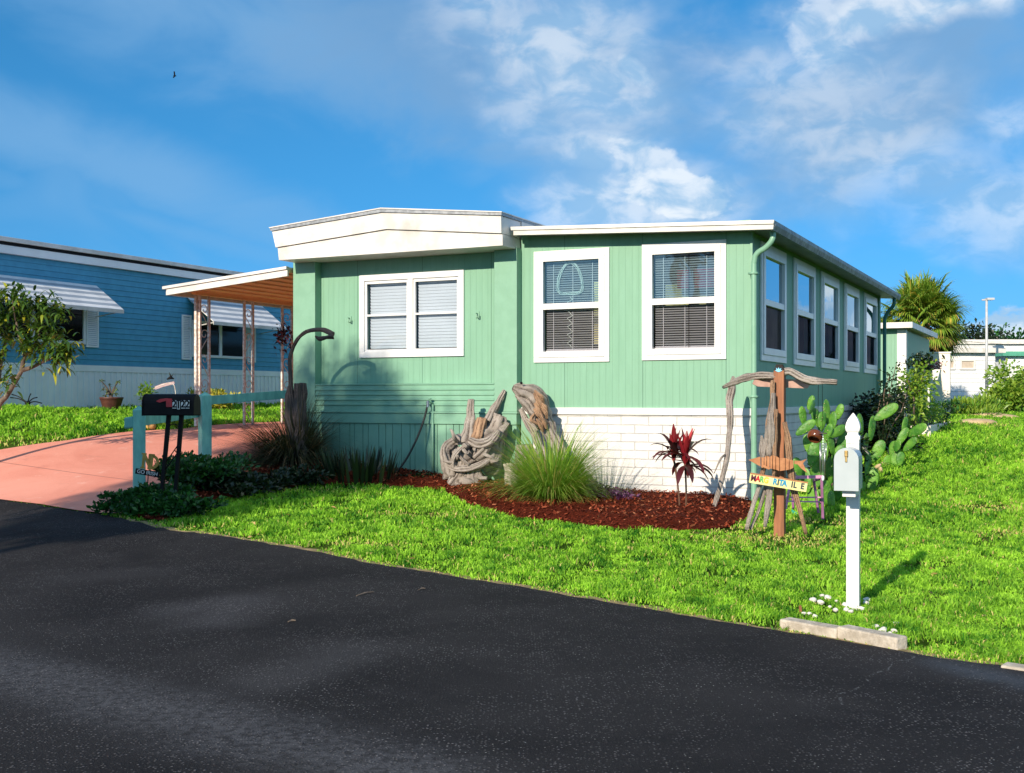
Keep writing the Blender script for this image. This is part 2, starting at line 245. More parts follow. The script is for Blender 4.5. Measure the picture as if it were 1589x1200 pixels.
# ------------------------------------------------------------------ mesh helpers
COL = sc.collection
def smooth(pts, n=6):
    p = [np.array(q, float) for q in pts]; p = [2 * p[0] - p[1]] + p + [2 * p[-1] - p[-2]]; out = []
    for i in range(1, len(p) - 2):
        for k in range(n):
            t = k / n; out.append(.5 * (2 * p[i] + (p[i + 1] - p[i - 1]) * t + (2 * p[i - 1] - 5 * p[i] + 4 * p[i + 1] - p[i + 2]) * t * t + (3 * p[i] - p[i - 1] - 3 * p[i + 1] + p[i + 2]) * t ** 3))
    out.append(p[-2]); return out
class MB:
    def __init__(s): s.v = []; s.f = []; s.g = {}
    def add(s, v, f): o = len(s.v); s.v += [tuple(map(float, q)) for q in v]; s.f += [tuple(i + o for i in g) for g in f]; return s
    def hexa(s, c): return s.add(c, [(0, 1, 2, 3), (7, 6, 5, 4), (0, 4, 5, 1), (1, 5, 6, 2), (2, 6, 7, 3), (3, 7, 4, 0)])
    def box(s, x0, x1, y0, y1, z0, z1, fn=None):
        c = [(x0, y0, z0), (x1, y0, z0), (x1, y1, z0), (x0, y1, z0), (x0, y0, z1), (x1, y0, z1), (x1, y1, z1), (x0, y1, z1)]
        if fn: c = [fn(*q) for q in c]
        return s.hexa(c)
    def prism(s, pts, d0, d1, fn):
        """polygon (a,z) swept from depth d0 to d1; fn(a,d,z) gives the position"""
        n = len(pts); v = [fn(a, d0, z) for a, z in pts] + [fn(a, d1, z) for a, z in pts]
        return s.add(v, [tuple(range(n)), tuple(range(2 * n - 1, n - 1, -1))] + [(i, (i + 1) % n, n + (i + 1) % n, n + i) for i in range(n)])
    def tube(s, pts, rad, k=8, ridge=0., seed=0, twist=0., flat=1., tip=False):
        pts = [np.array(p, float) for p in pts]; n = len(pts)
        if np.isscalar(rad): rad = [rad] * n
        rad = list(np.interp(np.linspace(0, 1, n), np.linspace(0, 1, len(rad)), rad)); rng = np.random.RandomState(seed)
        ph = rng.rand(6) * 6.28; up = None; v = []; L = 0; o0 = len(s.v); wd = ridge >= .15
        if wd: k = max(k * 2, 20)
        for i, p in enumerate(pts):
            d = pts[min(i + 1, n - 1)] - pts[max(i - 1, 0)]; d = d / (np.linalg.norm(d) + 1e-9)
            if up is None: up = np.cross(d, [0, 1, 0] if abs(d[1]) < .9 else [1, 0, 0])
            up = up - d * up.dot(d); up /= np.linalg.norm(up) + 1e-9; w = np.cross(d, up)
            if i: L += np.linalg.norm(pts[i] - pts[i - 1])
            for j in range(k):
                a = j / k * 2 * math.pi; q = rad[i]
                if ridge: q *= 1 + ridge * (.5 * math.sin(3 * a + ph[0] + twist * L) + .4 * math.sin(5 * a + ph[1] - twist * 1.3 * L) + .35 * math.sin(L * 14 + ph[2] + a) + .3 * math.sin(L * 31 + ph[3] + 2 * a) + .35 * (rng.rand() - .5))
                if wd:
                    fi = 7 * a + ph[4] + twist * 1.5 * L + 2.2 * math.sin(L * 5 + ph[5]); g = .5 * math.sin(fi) + .35 * math.sin(13 * a + ph[5] - twist * L + 1.5 * math.sin(L * 9)) + .3 * (rng.rand() - .5); q *= 1 + .11 * g + ridge * .25 * math.sin(a * 2 + L * 23 + ph[0]); s.g[o0 + len(v)] = .5 + .5 * g
                v.append(p + up * math.cos(a) * q + w * math.sin(a) * q * flat)
        f = [(i * k + j, i * k + (j + 1) % k, (i + 1) * k + (j + 1) % k, (i + 1) * k + j) for i in range(n - 1) for j in range(k)]
        f += [tuple(range(k - 1, -1, -1)), tuple((n - 1) * k + j for j in range(k))]
        return s.add(v, f)
    def ball(s, c, r, nu=12, nv=8, amp=0., seed=0, M3=None):
        c = np.array(c, float); r = np.array(r if not np.isscalar(r) else (r, r, r), float); rng = np.random.RandomState(seed); v = []
        for i in range(1, nv):
            for j in range(nu):
                a, b = i / nv * math.pi, j / nu * 2 * math.pi; q = np.array([math.sin(a) * math.cos(b), math.sin(a) * math.sin(b), math.cos(a)]) * r * (1 + amp * (rng.rand() - .5))
                v.append(c + (M3 @ q if M3 is not None else q))
        for z in (1, -1): q = np.array([0, 0, z]) * r; v.append(c + (M3 @ q if M3 is not None else q))
        T = len(v) - 2; f = [(i * nu + j, i * nu + (j + 1) % nu, (i + 1) * nu + (j + 1) % nu, (i + 1) * nu + j) for i in range(nv - 2) for j in range(nu)]
        f += [(T, (j + 1) % nu, j) for j in range(nu)] + [(T + 1, (nv - 2) * nu + j, (nv - 2) * nu + (j + 1) % nu) for j in range(nu)]
        return s.add(v, f)
    def build(s, name, m, parent=None, sm=False, bevel=0., at_=None, fix=True):
        me = bpy.data.meshes.new(name); me.from_pydata(s.v, [], s.f)
        if fix:
            b = bmesh.new(); b.from_mesh(me); bmesh.ops.recalc_face_normals(b, faces=b.faces); b.to_mesh(me); b.free()
        if s.g:
            at2 = me.attributes.new('groove', 'FLOAT', 'POINT'); at2.data.foreach_set('value', [s.g.get(i, .5) for i in range(len(s.v))])
        return link(name, me, m, parent, sm, bevel)
def link(name, me, m, parent=None, sm=False, bevel=0.):
    if m is not None: me.materials.append(m)
    if sm: me.polygons.foreach_set('use_smooth', [True] * len(me.polygons))
    o = bpy.data.objects.new(name, me); COL.objects.link(o)
    if bevel:
        bv = o.modifiers.new('bevel', 'BEVEL'); bv.width = bevel; bv.segments = 2; bv.limit_method = 'ANGLE'; bv.angle_limit = R(40)
    if parent is not None:
        o.parent = parent
    return o
def tag(o, label=None, cat=None, group=None, kind=None):
    if label: o['label'] = label
    if cat: o['category'] = cat
    if group: o['group'] = group
    if kind: o['kind'] = kind
    return o
def thing(name, label, cat, loc=(0, 0, 0), rz=0., group=None):
    o = bpy.data.objects.new(name, None); COL.objects.link(o); o.location = tuple(map(float, loc)); o.rotation_euler = (0, 0, rz); return tag(o, label, cat, group)
def rebase(root):
    """parts were modelled in world coordinates: move the mesh data so that the thing's empty sits at its base"""
    inv = Matrix.LocRotScale(root.location, root.rotation_euler, None).inverted()
    def go(o):
        for c in o.children:
            if c.type == 'MESH': c.data.transform(inv)
            go(c)
    # children lists need an updated layer
    for c in [q for q in COL.objects if q.parent == root]:
        if c.type == 'MESH': c.data.transform(inv)
        for g in [q for q in COL.objects if q.parent == c]:
            if g.type == 'MESH': g.data.transform(inv)
def fastmesh(name, V_, F_, m, parent=None, rnd=None, sm=False):
    V_ = np.asarray(V_, np.float32); F_ = np.asarray(F_, np.int32); k = F_.shape[1]; me = bpy.data.meshes.new(name)
    me.vertices.add(len(V_)); me.vertices.foreach_set('co', V_.ravel()); me.loops.add(F_.size); me.loops.foreach_set('vertex_index', F_.ravel())
    me.polygons.add(len(F_)); me.polygons.foreach_set('loop_start', np.arange(0, F_.size, k, dtype=np.int32)); me.update(calc_edges=True)
    if rnd is not None:
        a = me.attributes.new('rnd', 'FLOAT', 'FACE'); a.data.foreach_set('value', np.asarray(rnd, np.float32))
    return link(name, me, m, parent, sm)
def unit(a): return a / (np.linalg.norm(a, axis=-1, keepdims=True) + 1e-9)
def leaves(name, base, dirs, L, W, m, parent=None, seed=0, droop=.25, fold=.25):
    rng = np.random.RandomState(seed); n = len(base); L = np.broadcast_to(L, (n,)) * (.7 + .6 * rng.rand(n)); W = np.broadcast_to(W, (n,)) * (.8 + .4 * rng.rand(n))
    d = unit(dirs); sd = unit(np.cross(d, unit(rng.randn(n, 3) * .6 + [0, 0, 1]))); nr = unit(np.cross(sd, d))
    mid = base + d * (L * .5)[:, None]; tip = base + d * L[:, None] - np.array([0, 0, 1]) * (L * droop)[:, None]
    a = mid + sd * (W * .5)[:, None] - nr * (W * fold)[:, None]; b = mid - sd * (W * .5)[:, None] - nr * (W * fold)[:, None]
    Vv = np.stack([base, a, tip, b], 1).reshape(-1, 3); i = np.arange(n) * 4
    Ff = np.concatenate([np.stack([i, i + 1, i + 2], 1), np.stack([i, i + 2, i + 3], 1)]); r = rng.rand(n)
    return fastmesh(name, Vv, Ff, m, parent, np.concatenate([r, r]))
def blades(name, base, dirs, L, W, m, parent=None, seed=0, droop=1., seg=5, up=None):
    """arching ribbons; dirs is the starting direction, gravity bends them"""
    rng = np.random.RandomState(seed); n = len(base); L = np.broadcast_to(L, (n,)); W = np.broadcast_to(W, (n,)); d = unit(dirs); p = base.copy(); rows = []
    hv = d.copy(); hv[:, 2] = 0; sd = unit(np.cross(unit(hv + rng.randn(n, 3) * .15), [0, 0, 1]))
    for k in range(seg + 1):
        t = k / seg; w = (W * (1 - t) ** .7 * (.6 + .8 * min(t * 4, 1)) + .0004)[:, None] * .5
        rows += [p - sd * w, p + sd * w]; p = p + d * (L / seg)[:, None]; d = unit(d + np.array([0, 0, -1]) * droop / seg * (.4 + 1.2 * t))
    Vv = np.stack(rows, 1).reshape(-1, 3); i = np.arange(n) * (2 * (seg + 1)); Ff = np.concatenate([np.stack([i + 2 * k, i + 2 * k + 1, i + 2 * k + 3, i + 2 * k + 2], 1) for k in range(seg)])
    r = rng.rand(n); return fastmesh(name, Vv, Ff, m, parent, np.tile(r, seg))
def text_mesh(name, s, size, m, parent, M4, ext=.002, offset=0.):
    cu = bpy.data.curves.new(name, 'FONT'); cu.body = s; cu.size = size; cu.extrude = ext; cu.align_x = 'CENTER'; cu.align_y = 'CENTER'; cu.offset = offset
    o = bpy.data.objects.new(name, cu); COL.objects.link(o); dg = bpy.context.evaluated_depsgraph_get(); me = bpy.data.meshes.new_from_object(o.evaluated_get(dg))
    bpy.data.objects.remove(o); me.transform(M4); me.name = name; me.materials.clear(); return link(name, me, m, parent)
def sheet(name, poly, off, m, step=.3, kind='structure', bulge=None):
    """ground sheet that follows the terrain inside an outline"""
    poly = [np.array(p[:2]) for p in poly]; P = np.array(poly); x0, y0 = P.min(0); x1, y1 = P.max(0)
    def inside(q):
        x, y = q[:, 0], q[:, 1]; c = np.zeros(len(q), bool)
        for i in range(len(P)):
            a, b = P[i], P[i - 1]
            with np.errstate(divide='ignore', invalid='ignore'): c ^= ((a[1] > y) != (b[1] > y)) & (x < (b[0] - a[0]) * (y - a[1]) / (b[1] - a[1]) + a[0])
        return c
    gx, gy = np.meshgrid(np.arange(x0, x1, step), np.arange(y0, y1, step)); q = np.stack([gx.ravel(), gy.ravel()], 1); q = q[inside(q)]
    b = []
    for i in range(len(P)):
        a, c = P[i], P[(i + 1) % len(P)]; k = max(1, int(np.linalg.norm(c - a) / step))
        b += [a + (c - a) * j / k for j in range(k)]
    nb = len(b); pts = [Vector(p) for p in b] + [Vector(p) for p in q]
    vs, es, fs, *_ = delaunay_2d_cdt(pts, [(i, (i + 1) % nb) for i in range(nb)], [], 1, 1e-5)
    vs = np.array([(v.x, v.y) for v in vs]); z = gz(vs[:, 0], vs[:, 1]) + off
    if bulge is not None: z = z + bulge(vs)
    me = bpy.data.meshes.new(name); me.from_pydata([(a, c, d) for (a, c), d in zip(vs, z)], [], [tuple(f) for f in fs]); 
    bm = bmesh.new(); bm.from_mesh(me); bmesh.ops.recalc_face_normals(bm, faces=bm.faces)
    if sum(f.normal.z for f in bm.faces) < 0: bmesh.ops.reverse_faces(bm, faces=bm.faces)
    bm.to_mesh(me); bm.free(); o = link(name, me, m, None, True); tag(o, kind=kind); return o, inside
def sdist(P, q):
    """distance of points q to the outline P"""
    P = np.array([p[:2] for p in P]); d = np.full(len(q), 1e9)
    for i in range(len(P)):
        a, b = P[i - 1], P[i]; ab = b - a; t = np.clip(((q - a) @ ab) / (ab @ ab + 1e-9), 0, 1); d = np.minimum(d, np.linalg.norm(q - a - t[:, None] * ab, axis=1))
    return d

# ================================================================== SETTING: lawn, road, driveway, mulch
def lawn_mat():
    m, t, b = new_mat('lawn_soil'); tc = t.new('ShaderNodeTexCoord'); v = tc.outputs['Object']
    c = t.mix(t.ramp(t.noise(v, 14, 6, .7), .3, .7), (.015, .035, .006), (.05, .11, .012)); c = t.mix(t.ramp(t.noise(v, .35, 4, .6), .45, .7), c, (.07, .11, .02))
    c = t.mix(t.ramp(t.noise(v, 1.1, 5, .65), .62, .74), c, (.33, .25, .10)); t.l.new(c, b.inputs['Base Color']); b.inputs['Roughness'].default_value = 1; b.inputs['Specular IOR Level'].default_value = 0
    bn = t.new('ShaderNodeBump'); bn.inputs['Distance'].default_value = .03; t.l.new(t.noise(v, 30, 5, .7), bn.inputs['Height']); t.l.new(bn.outputs[0], b.inputs['Normal']); return m
def line_mask(t, v, pts, w, nz):
    """soft mask along a ground polyline, its edge broken by noise"""
    x, y, z = t.sep(v); r = None
    for a, b in zip(pts[:-1], pts[1:]):
        a = np.array(a[:2]); b = np.array(b[:2]); d = b - a; L = np.linalg.norm(d); d = d / L
        px, py = t.m('SUBTRACT', x, a[0]), t.m('SUBTRACT', y, a[1]); u = t.m('ADD', t.m('MULTIPLY', px, d[0]), t.m('MULTIPLY', py, d[1]))
        uc = t.m('MINIMUM', t.m('MAXIMUM', u, 0.), L); ex = t.m('SUBTRACT', px, t.m('MULTIPLY', uc, d[0])); ey = t.m('SUBTRACT', py, t.m('MULTIPLY', uc, d[1]))
        q = t.m('SQRT', t.m('ADD', t.m('MULTIPLY', ex, ex), t.m('MULTIPLY', ey, ey))); r = q if r is None else t.m('MINIMUM', r, q)
    return t.ramp(t.m('ADD', r, nz), 0., w, 1., 0.)
def road_mat():
    m, t, b = new_mat('asphalt'); tc = t.new('ShaderNodeTexCoord'); v = tc.outputs['Object']
    n1 = t.noise(v, .45, 5, .6, .6); n2 = t.noise(v, 2.2, 5, .6); n3 = t.noise(v, 260, 2, .5)
    c = t.mix(t.ramp(n1, .3, .7), (.014, .0135, .0155), (.030, .029, .031)); c = t.mix(t.m('MULTIPLY', t.ramp(n2, .5, .75), .5), c, (.034, .033, .036))
    nz = t.m('MULTIPLY', t.m('SUBTRACT', t.noise(v, 1.6, 5, .6), .5), .5)
    worn = line_mask(t, v, [on(-200, 990), on(0, 1040), on(250, 1105), on(560, 1190), on(800, 1270)], .55, nz)
    worn = t.m('MULTIPLY', worn, t.ramp(t.noise(v, 22, 5, .75), .38, .62, .25, 1.)); worn2 = line_mask(t, v, [on(1480, 1040), on(1650, 1075)], .3, nz)
    c = t.mix(t.m('MULTIPLY', worn, .6), c, (.13, .135, .15)); c = t.mix(t.m('MULTIPLY', worn2, .5), c, (.08, .10, .13))
    patch = line_mask(t, v, [on(330, 965), on(370, 935), on(280, 950)], .5, t.m('MULTIPLY', nz, .4)); c = t.mix(t.m('MULTIPLY', patch, .6), c, (.065, .065, .072))
    p3 = line_mask(t, v, [on(100, 900), on(230, 890)], .5, nz); c = t.mix(t.m('MULTIPLY', p3, .35), c, (.05, .05, .055))
    p2 = line_mask(t, v, [on(420, 1060), on(560, 1010)], .5, nz); c = t.mix(t.m('MULTIPLY', p2, .55), c, (.065, .065, .07))
    vo = t.new('ShaderNodeTexVoronoi'); vo.inputs['Scale'].default_value = 52; t.l.new(v, vo.inputs['Vector']); vc = t.sep(vo.outputs['Color'])
    gr = t.m('MULTIPLY', t.ramp(vo.outputs['Distance'], .12, .45, 1., 0.), t.ramp(vc[0], .35, .9)); c = t.mix(t.m('MULTIPLY', gr, t.m('ADD', t.ramp(t.noise(v, 1.3, 5, .7), .36, .64, .1, 1.), t.m('MULTIPLY', worn, .3))), c, (.19, .185, .195))
    vo2 = t.new('ShaderNodeTexVoronoi'); vo2.inputs['Scale'].default_value = 40; t.l.new(v, vo2.inputs['Vector']); vd = t.sep(vo2.outputs['Color'])
    g2 = t.m('MULTIPLY', t.ramp(vo2.outputs['Distance'], .06, .2, 1., 0.), t.ramp(t.m('ADD', vd[1], t.m('MULTIPLY', n2, .3)), .80, .92)); c = t.mix(t.m('MULTIPLY', g2, t.ramp(t.noise(v, .9, 4, .6), .38, .62, .08, 1.)), c, (.5, .5, .5))
    dk2 = t.ramp(t.noise(v, 55, 3, .7), .55, .7); c = t.mix(t.m('MULTIPLY', dk2, .6), c, (.006, .006, .008))
    spk = t.m('MULTIPLY', t.ramp(n3, .70, .76), t.ramp(t.m('ADD', n1, t.m('MULTIPLY', t.m('ADD', worn, n2), .3)), .45, .9, .25, 1.)); c = t.mix(spk, c, (.30, .30, .31))
    big = t.ramp(t.noise(v, 85, 1, .5), .775, .80); c = t.mix(t.m('MULTIPLY', big, .8), c, (.42, .42, .42))
    dk = t.ramp(t.noise(v, 9, 5, .7), .66, .74); c = t.mix(t.m('MULTIPLY', dk, .5), c, (.008, .008, .009))
    vm = t.new('ShaderNodeVectorMath', operation='MULTIPLY_ADD'); nn = t.new('ShaderNodeTexNoise'); nn.inputs['Scale'].default_value = 4.5; nn.inputs['Detail'].default_value = 6; t.l.new(v, nn.inputs['Vector']); t.l.new(nn.outputs['Color'], vm.inputs[0]); vm.inputs[1].default_value = (.28, .28, 0); vs_ = t.new('ShaderNodeVectorMath', operation='SUBTRACT'); t.l.new(v, vs_.inputs[0]); vs_.inputs[1].default_value = (.14, .14, 0); t.l.new(vs_.outputs[0], vm.inputs[2])
    for pl_ in ([on(0, 1085), on(180, 1060), on(420, 1120), on(700, 1150)], [on(560, 880), on(640, 960), on(600, 1040)], [on(1100, 1180), on(1250, 1120), on(1480, 1130)]): c = t.mix(t.m('MULTIPLY', line_mask(t, vm.outputs[0], pl_, .007, t.m('MULTIPLY', t.m('ABSOLUTE', t.m('SUBTRACT', t.noise(v, 7, 5, .7), .5)), .10)), .8), c, (.004, .004, .004))
    cr = line_mask(t, vm.outputs[0], [on(1425, 1022), on(1385, 1038), on(1350, 1058), on(1318, 1082), on(1312, 1100)], .015, t.m('MULTIPLY', t.m('ABSOLUTE', t.m('SUBTRACT', t.noise(v, 9, 6, .75), .5)), .22))
    c = t.mix(t.m('MULTIPLY', cr, t.ramp(t.noise(v, 30, 3, .7), .35, .6, .1, .7)), c, (.30, .32, .34))
    t.l.new(c, b.inputs['Base Color']); b.inputs['Roughness'].default_value = .88; b.inputs['Specular IOR Level'].default_value = .12
    bn = t.new('ShaderNodeBump'); bn.inputs['Distance'].default_value = .012; t.l.new(t.m('ADD', t.noise(v, 90, 4, .7), t.m('MULTIPLY', gr, .8)), bn.inputs['Height']); t.l.new(bn.outputs[0], b.inputs['Normal']); return m
def drive_mat():
    m, t, b = new_mat('red_driveway'); tc = t.new('ShaderNodeTexCoord'); v = tc.outputs['Object']
    c = t.mix(t.ramp(t.noise(v, .8, 6, .65, .5), .3, .7), (.70, .25, .175), (.80, .33, .24)); c = t.mix(t.ramp(t.noise(v, 3, 6, .7), .58, .72), c, (.80, .42, .33))
    c = t.mix(t.m('MULTIPLY', t.ramp(t.noise(v, 60, 3, .6), .6, .7), .4), c, (.35, .12, .09)); c = t.mix(t.m('MULTIPLY', t.ramp(t.noise(v, 1.7, 7, .7, 1.), .56, .72), .35), c, (.28, .13, .11))
    x, y, z = t.sep(v); j = t.m('LESS_THAN', t.m('FRACT', t.m('DIVIDE', t.m('ADD', t.m('MULTIPLY', x, .4414), t.m('MULTIPLY', y, .8973)), 3.1)), .008); c = t.mix(t.m('MULTIPLY', j, .6), c, (.22, .08, .06)); t.l.new(c, b.inputs['Base Color']); b.inputs['Roughness'].default_value = .75
    bn = t.new('ShaderNodeBump'); bn.inputs['Distance'].default_value = .004; t.l.new(t.noise(v, 60, 4, .7), bn.inputs['Height']); t.l.new(bn.outputs[0], b.inputs['Normal']); return m

gx = np.concatenate([[-900, -400, -200, -100, -70, -50, -40], np.arange(-32, -12, .8), np.arange(-12, 14, .25), np.arange(14, 34, .8), [40, 55, 75, 110, 200, 400, 900]])
gy = np.concatenate([[-300, -100, -50, -30, -20, -14, -10, -7, -4, -1, 1, 3, 4.5], np.arange(5.5, 32, .25), np.arange(32, 60, .9), [64, 72, 85, 110, 160, 300, 700, 2500]])
GX, GY = np.meshgrid(gx, gy); GZ = gz(GX, GY); vv = np.stack([GX.ravel(), GY.ravel(), GZ.ravel()], 1); nx, ny = len(gx), len(gy)
ii = (np.arange(ny - 1)[:, None] * nx + np.arange(nx - 1)[None]).ravel()
tag(fastmesh('ground', vv, np.stack([ii, ii + 1, ii + nx + 1, ii + nx], 1), lawn_mat(), sm=True), kind='structure')

edge_px = [(0, 777), (60, 785), (119, 795), (152, 799), (190, 806), (230, 817), (264, 825), (345, 834), (440, 849), (510, 862), (573, 876), (640, 886), (700, 896), (790, 910), (868, 924), (960, 940), (1036, 953), (1120, 968), (1203, 981), (1300, 996), (1394, 1013), (1483, 1028), (1589, 1042), (1680, 1056)]
_er = np.random.RandomState(3); _e0 = [on(*p)[:2] for p in edge_px]; edge = []
for _a, _b in zip(_e0[:-1], _e0[1:]):
    _kn = max(1, int(np.linalg.norm(_b - _a) / .11)); edge += [_a + (_b - _a) * j / _kn + (_er.randn(2) * .017 if j else 0) for j in range(_kn)]
edge.append(_e0[-1]); EI = lambda i: _e0[i]
road_poly = [(-16, 22.5)] + edge + [(7, 3.6), (16, -3), (16, -14), (-26, -14), (-26, 22.5)]
road, in_road = sheet('road', road_poly, .012, road_mat(), .35)
nv_ = np.array([.69, .72]); _vi = next(i for i, e in enumerate(edge) if e[0] > _e0[4][0]); vpoly = [e - nv_ * .01 for e in edge[_vi:]] + [e + nv_ * (.05 + .10 * _er.rand()) for e in edge[:_vi - 1:-1]]
sheet('road_verge', vpoly, .007, mat('verge_soil', (.36, .25, .13), (.16, .13, .05), 9, .95, .01, 40), .12)
drive_left = [on(200, 672)[:2], on(100, 686)[:2], on(0, 700)[:2]]
drive_poly = [_e0[3] + (.02, .03), _e0[4] + (.3, .15), on(222, 768)[:2], on(300, 738)[:2] + (.3, 0), hw(-7.75, -1.2), hw(-7.62, 0), hw(-7.62, 12.5), hw(-10.35, 12.5), hw(-10.3, .2)] + drive_left + [np.array([-9.3, 18.0]), np.array([-9.6, 18.1]), _e0[0] + (-.6, .6), _e0[0] + (-.1, .06), _e0[1] + (0, .03), _e0[2] + (0, .03)]
drive, in_drive = sheet('driveway', drive_poly, .02, drive_mat(), .25)
mulch_px = [(1168, 786), (1160, 806), (1128, 821), (1060, 826), (960, 823), (880, 813), (800, 806), (750, 793), (700, 772), (686, 762), (600, 757), (500, 754), (430, 760), (350, 778), (300, 792), (262, 812), (222, 806), (188, 800)]
mulch_poly = [on(*p)[:2] for p in mulch_px] + [on(222, 766)[:2] + (.02, -.05), on(300, 736)[:2] + (.33, -.03), hw(-7.6, -.3), hw(-7.3, .1), hw(.02, .1)]
def mbulge(q): d = np.clip(sdist(mulch_poly, q), 0, .5); return .10 * np.sin(np.clip(d / .5, 0, 1) * math.pi / 2) + .02 * np.sin(q[:, 0] * 9) * np.sin(q[:, 1] * 11) * (d > .1)
mulchm = mat('mulch_bark', (.13, .022, .010), (.035, .007, .004), 40, .95, .02, 60, detail=6, spec=.05)
mulch, in_mulch = sheet('mulch_bed', mulch_poly, .015, mulchm, .15, bulge=mbulge)
def scatter(inside, x0, x1, y0, y1, n, seed):
    rng = np.random.RandomState(seed); q = np.stack([rng.uniform(x0, x1, n), rng.uniform(y0, y1, n)], 1); return q[inside(q)]
# bark chips lying on the bed
q = scatter(in_mulch, -5.5, 4, 12.5, 20, 26000, 11); rng = np.random.RandomState(12); n = len(q)
z = gz(q[:, 0], q[:, 1]) + .018 + mbulge(q) + rng.rand(n) * .02; a = rng.rand(n) * 6.28; L = .02 + .06 * rng.rand(n) ** 2; W = .004 + .008 * rng.rand(n)
d = np.stack([np.cos(a), np.sin(a), rng.randn(n) * .45], 1); s_ = np.stack([-np.sin(a), np.cos(a), rng.randn(n) * .5], 1); b_ = np.stack([q[:, 0], q[:, 1], z], 1)
Vv = np.stack([b_ - d * L[:, None] / 2 - s_ * W[:, None], b_ - d * L[:, None] / 2 + s_ * W[:, None], b_ + d * L[:, None] / 2 + s_ * W[:, None], b_ + d * L[:, None] / 2 - s_ * W[:, None]], 1).reshape(-1, 3)
LM['chip'] = leafmat('bark_chip', (.07, .012, .006), (.30, .065, .03), (.5, .2, .1), .9, 0, .08)
tag(fastmesh('mulch_chips', Vv, np.arange(len(Vv)).reshape(-1, 4), LM['chip'], rnd=rng.rand(n)), kind='stuff')

# dry spots of the lawn (world positions): brown earth shows there
dry = [(on(1210, 838), .75, .45), (on(1150, 822), .5, .3), (on(1540, 790), .5, .4), (on(1300, 760), .5, .5), (on(650, 800), .5, .2), (on(1270, 812), .5, .3), (on(60, 692), 1., .35), (on(1520, 660), 1.6, 1.), (on(1560, 830), .35, .25), (on(470, 762), .5, .2), (on(560, 846), .4, .14)]
def dryness(q):
    r = np.zeros(len(q))
    for c, rx, ry in dry: r = np.maximum(r, np.exp(-(((q[:, 0] - c[0]) / rx) ** 2 + ((q[:, 1] - c[1]) / ry) ** 2)))
    return r
def vnoise(q, s, seed):
    rng = np.random.RandomState(seed); r = 0
    for k in range(6): a = rng.rand() * 6.28; f = s * (1 + .9 * rng.rand()); r = r + np.sin((q[:, 0] * math.cos(a) + q[:, 1] * math.sin(a)) * f + rng.rand() * 6.28 + 1.3 * np.sin((q[:, 0] * math.sin(a) - q[:, 1] * math.cos(a)) * f * .7 + rng.rand() * 6))
    return r / 6
_hb = [hw(0, 0), hw(0, 11.3), hw(-7.6, 11.3), hw(-7.6, 0)]
def make_grass():
    rng = np.random.RandomState(5); N = 1500000; Y = 5.5 + 42 * rng.rand(N) ** 1.9; X = (rng.rand(N) - .5) * 2 * (Y * .50 + .8); q = np.stack([X, Y], 1)
    den = (42 * .9 / 1.9 * 0 + 1)   # screen-wise density comes from the exponent above
    c = q - C0; s = c @ U; t = c @ V
    ok = ~((s < .03) & (s > -7.8) & (t > -.05)) & ~((s < .3) & (s > -5) & (t > 18) & (t < 30)) & (s > -14.2)
    ok &= (Y < 24) | (rng.rand(N) < .75); q = q[ok]
    q = q[~in_road(q)]; q = q[~in_drive(q)]; q = q[~in_mulch(q)]
    ed = sdist([*edge, (30, 60), (-30, 60)], q); q = q[(ed > .02 + .12 * (.5 + .5 * vnoise(q, 9, 31))) | (rng.rand(len(q)) < .3)]
    vis = np.abs(q[:, 0] / q[:, 1]) < .50; q = q[vis]
    dn = dryness(q); cl = vnoise(q, 5, 2) + .6 * vnoise(q, 14, 4); q = q[(rng.rand(len(q)) > dn * .72) & (rng.rand(len(q)) < .70 + .8 * cl)]
    if len(q) > 430000: q = q[rng.permutation(len(q))[:430000]]
    n = len(q); dist = np.hypot(q[:, 0], q[:, 1]); cl = vnoise(q, 4, 2) + .6 * vnoise(q, 14, 4); dn = dryness(q)
    edg = np.clip(sdist(edge, q) / .25, 0, 1)
    h = (.018 + .05 * rng.rand(n)) * (1 + .7 * cl) * (1 - .45 * dn) * np.clip(dist / 13, .9, 2.0) * (.55 + .45 * edg); w = (.006 + .005 * rng.rand(n)) * np.clip(dist / 9, .9, 4.5)
    a = rng.rand(n) * 6.28; la = rng.rand(n) * 6.28; ln = .25 + .9 * rng.rand(n); z = gz(q[:, 0], q[:, 1]) + .0
    b = np.stack([q[:, 0], q[:, 1], z], 1); sd = np.stack([np.cos(a), np.sin(a), a * 0], 1) * w[:, None] * .5
    ld = np.stack([np.cos(la), np.sin(la), a * 0], 1); up = np.array([0, 0, 1])
    mid = b + ld * (h * ln * .35)[:, None] + up * (h * .65)[:, None]; tip = b + ld * (h * ln)[:, None] + up * (h * (1 - .25 * ln))[:, None]
    Vv = np.stack([b - sd, b + sd, mid + sd * .9, mid - sd * .9, tip], 1).reshape(-1, 3); i = np.arange(n) * 5
    F3 = np.concatenate([np.stack([i, i + 1, i + 2], 1), np.stack([i, i + 2, i + 3], 1), np.stack([i + 3, i + 2, i + 4], 1)])
    r = np.clip(rng.rand(n) * .6 + .18 + .35 * vnoise(q, 1.1, 8) + .55 * vnoise(q, 9, 9), 0, .84); r = np.where(rng.rand(n) < .03 + .55 * dn + .25 * (1 - edg), .9 + .1 * rng.rand(n), r)
    LM['grass'] = leafmat('grass_blade', (.035, .20, .012), (.50, .90, .07), (.75, .60, .24), .6, .45, .25)
    tag(fastmesh('grass', Vv, F3, LM['grass'], rnd=np.tile(r, 3)), kind='stuff')
make_grass()

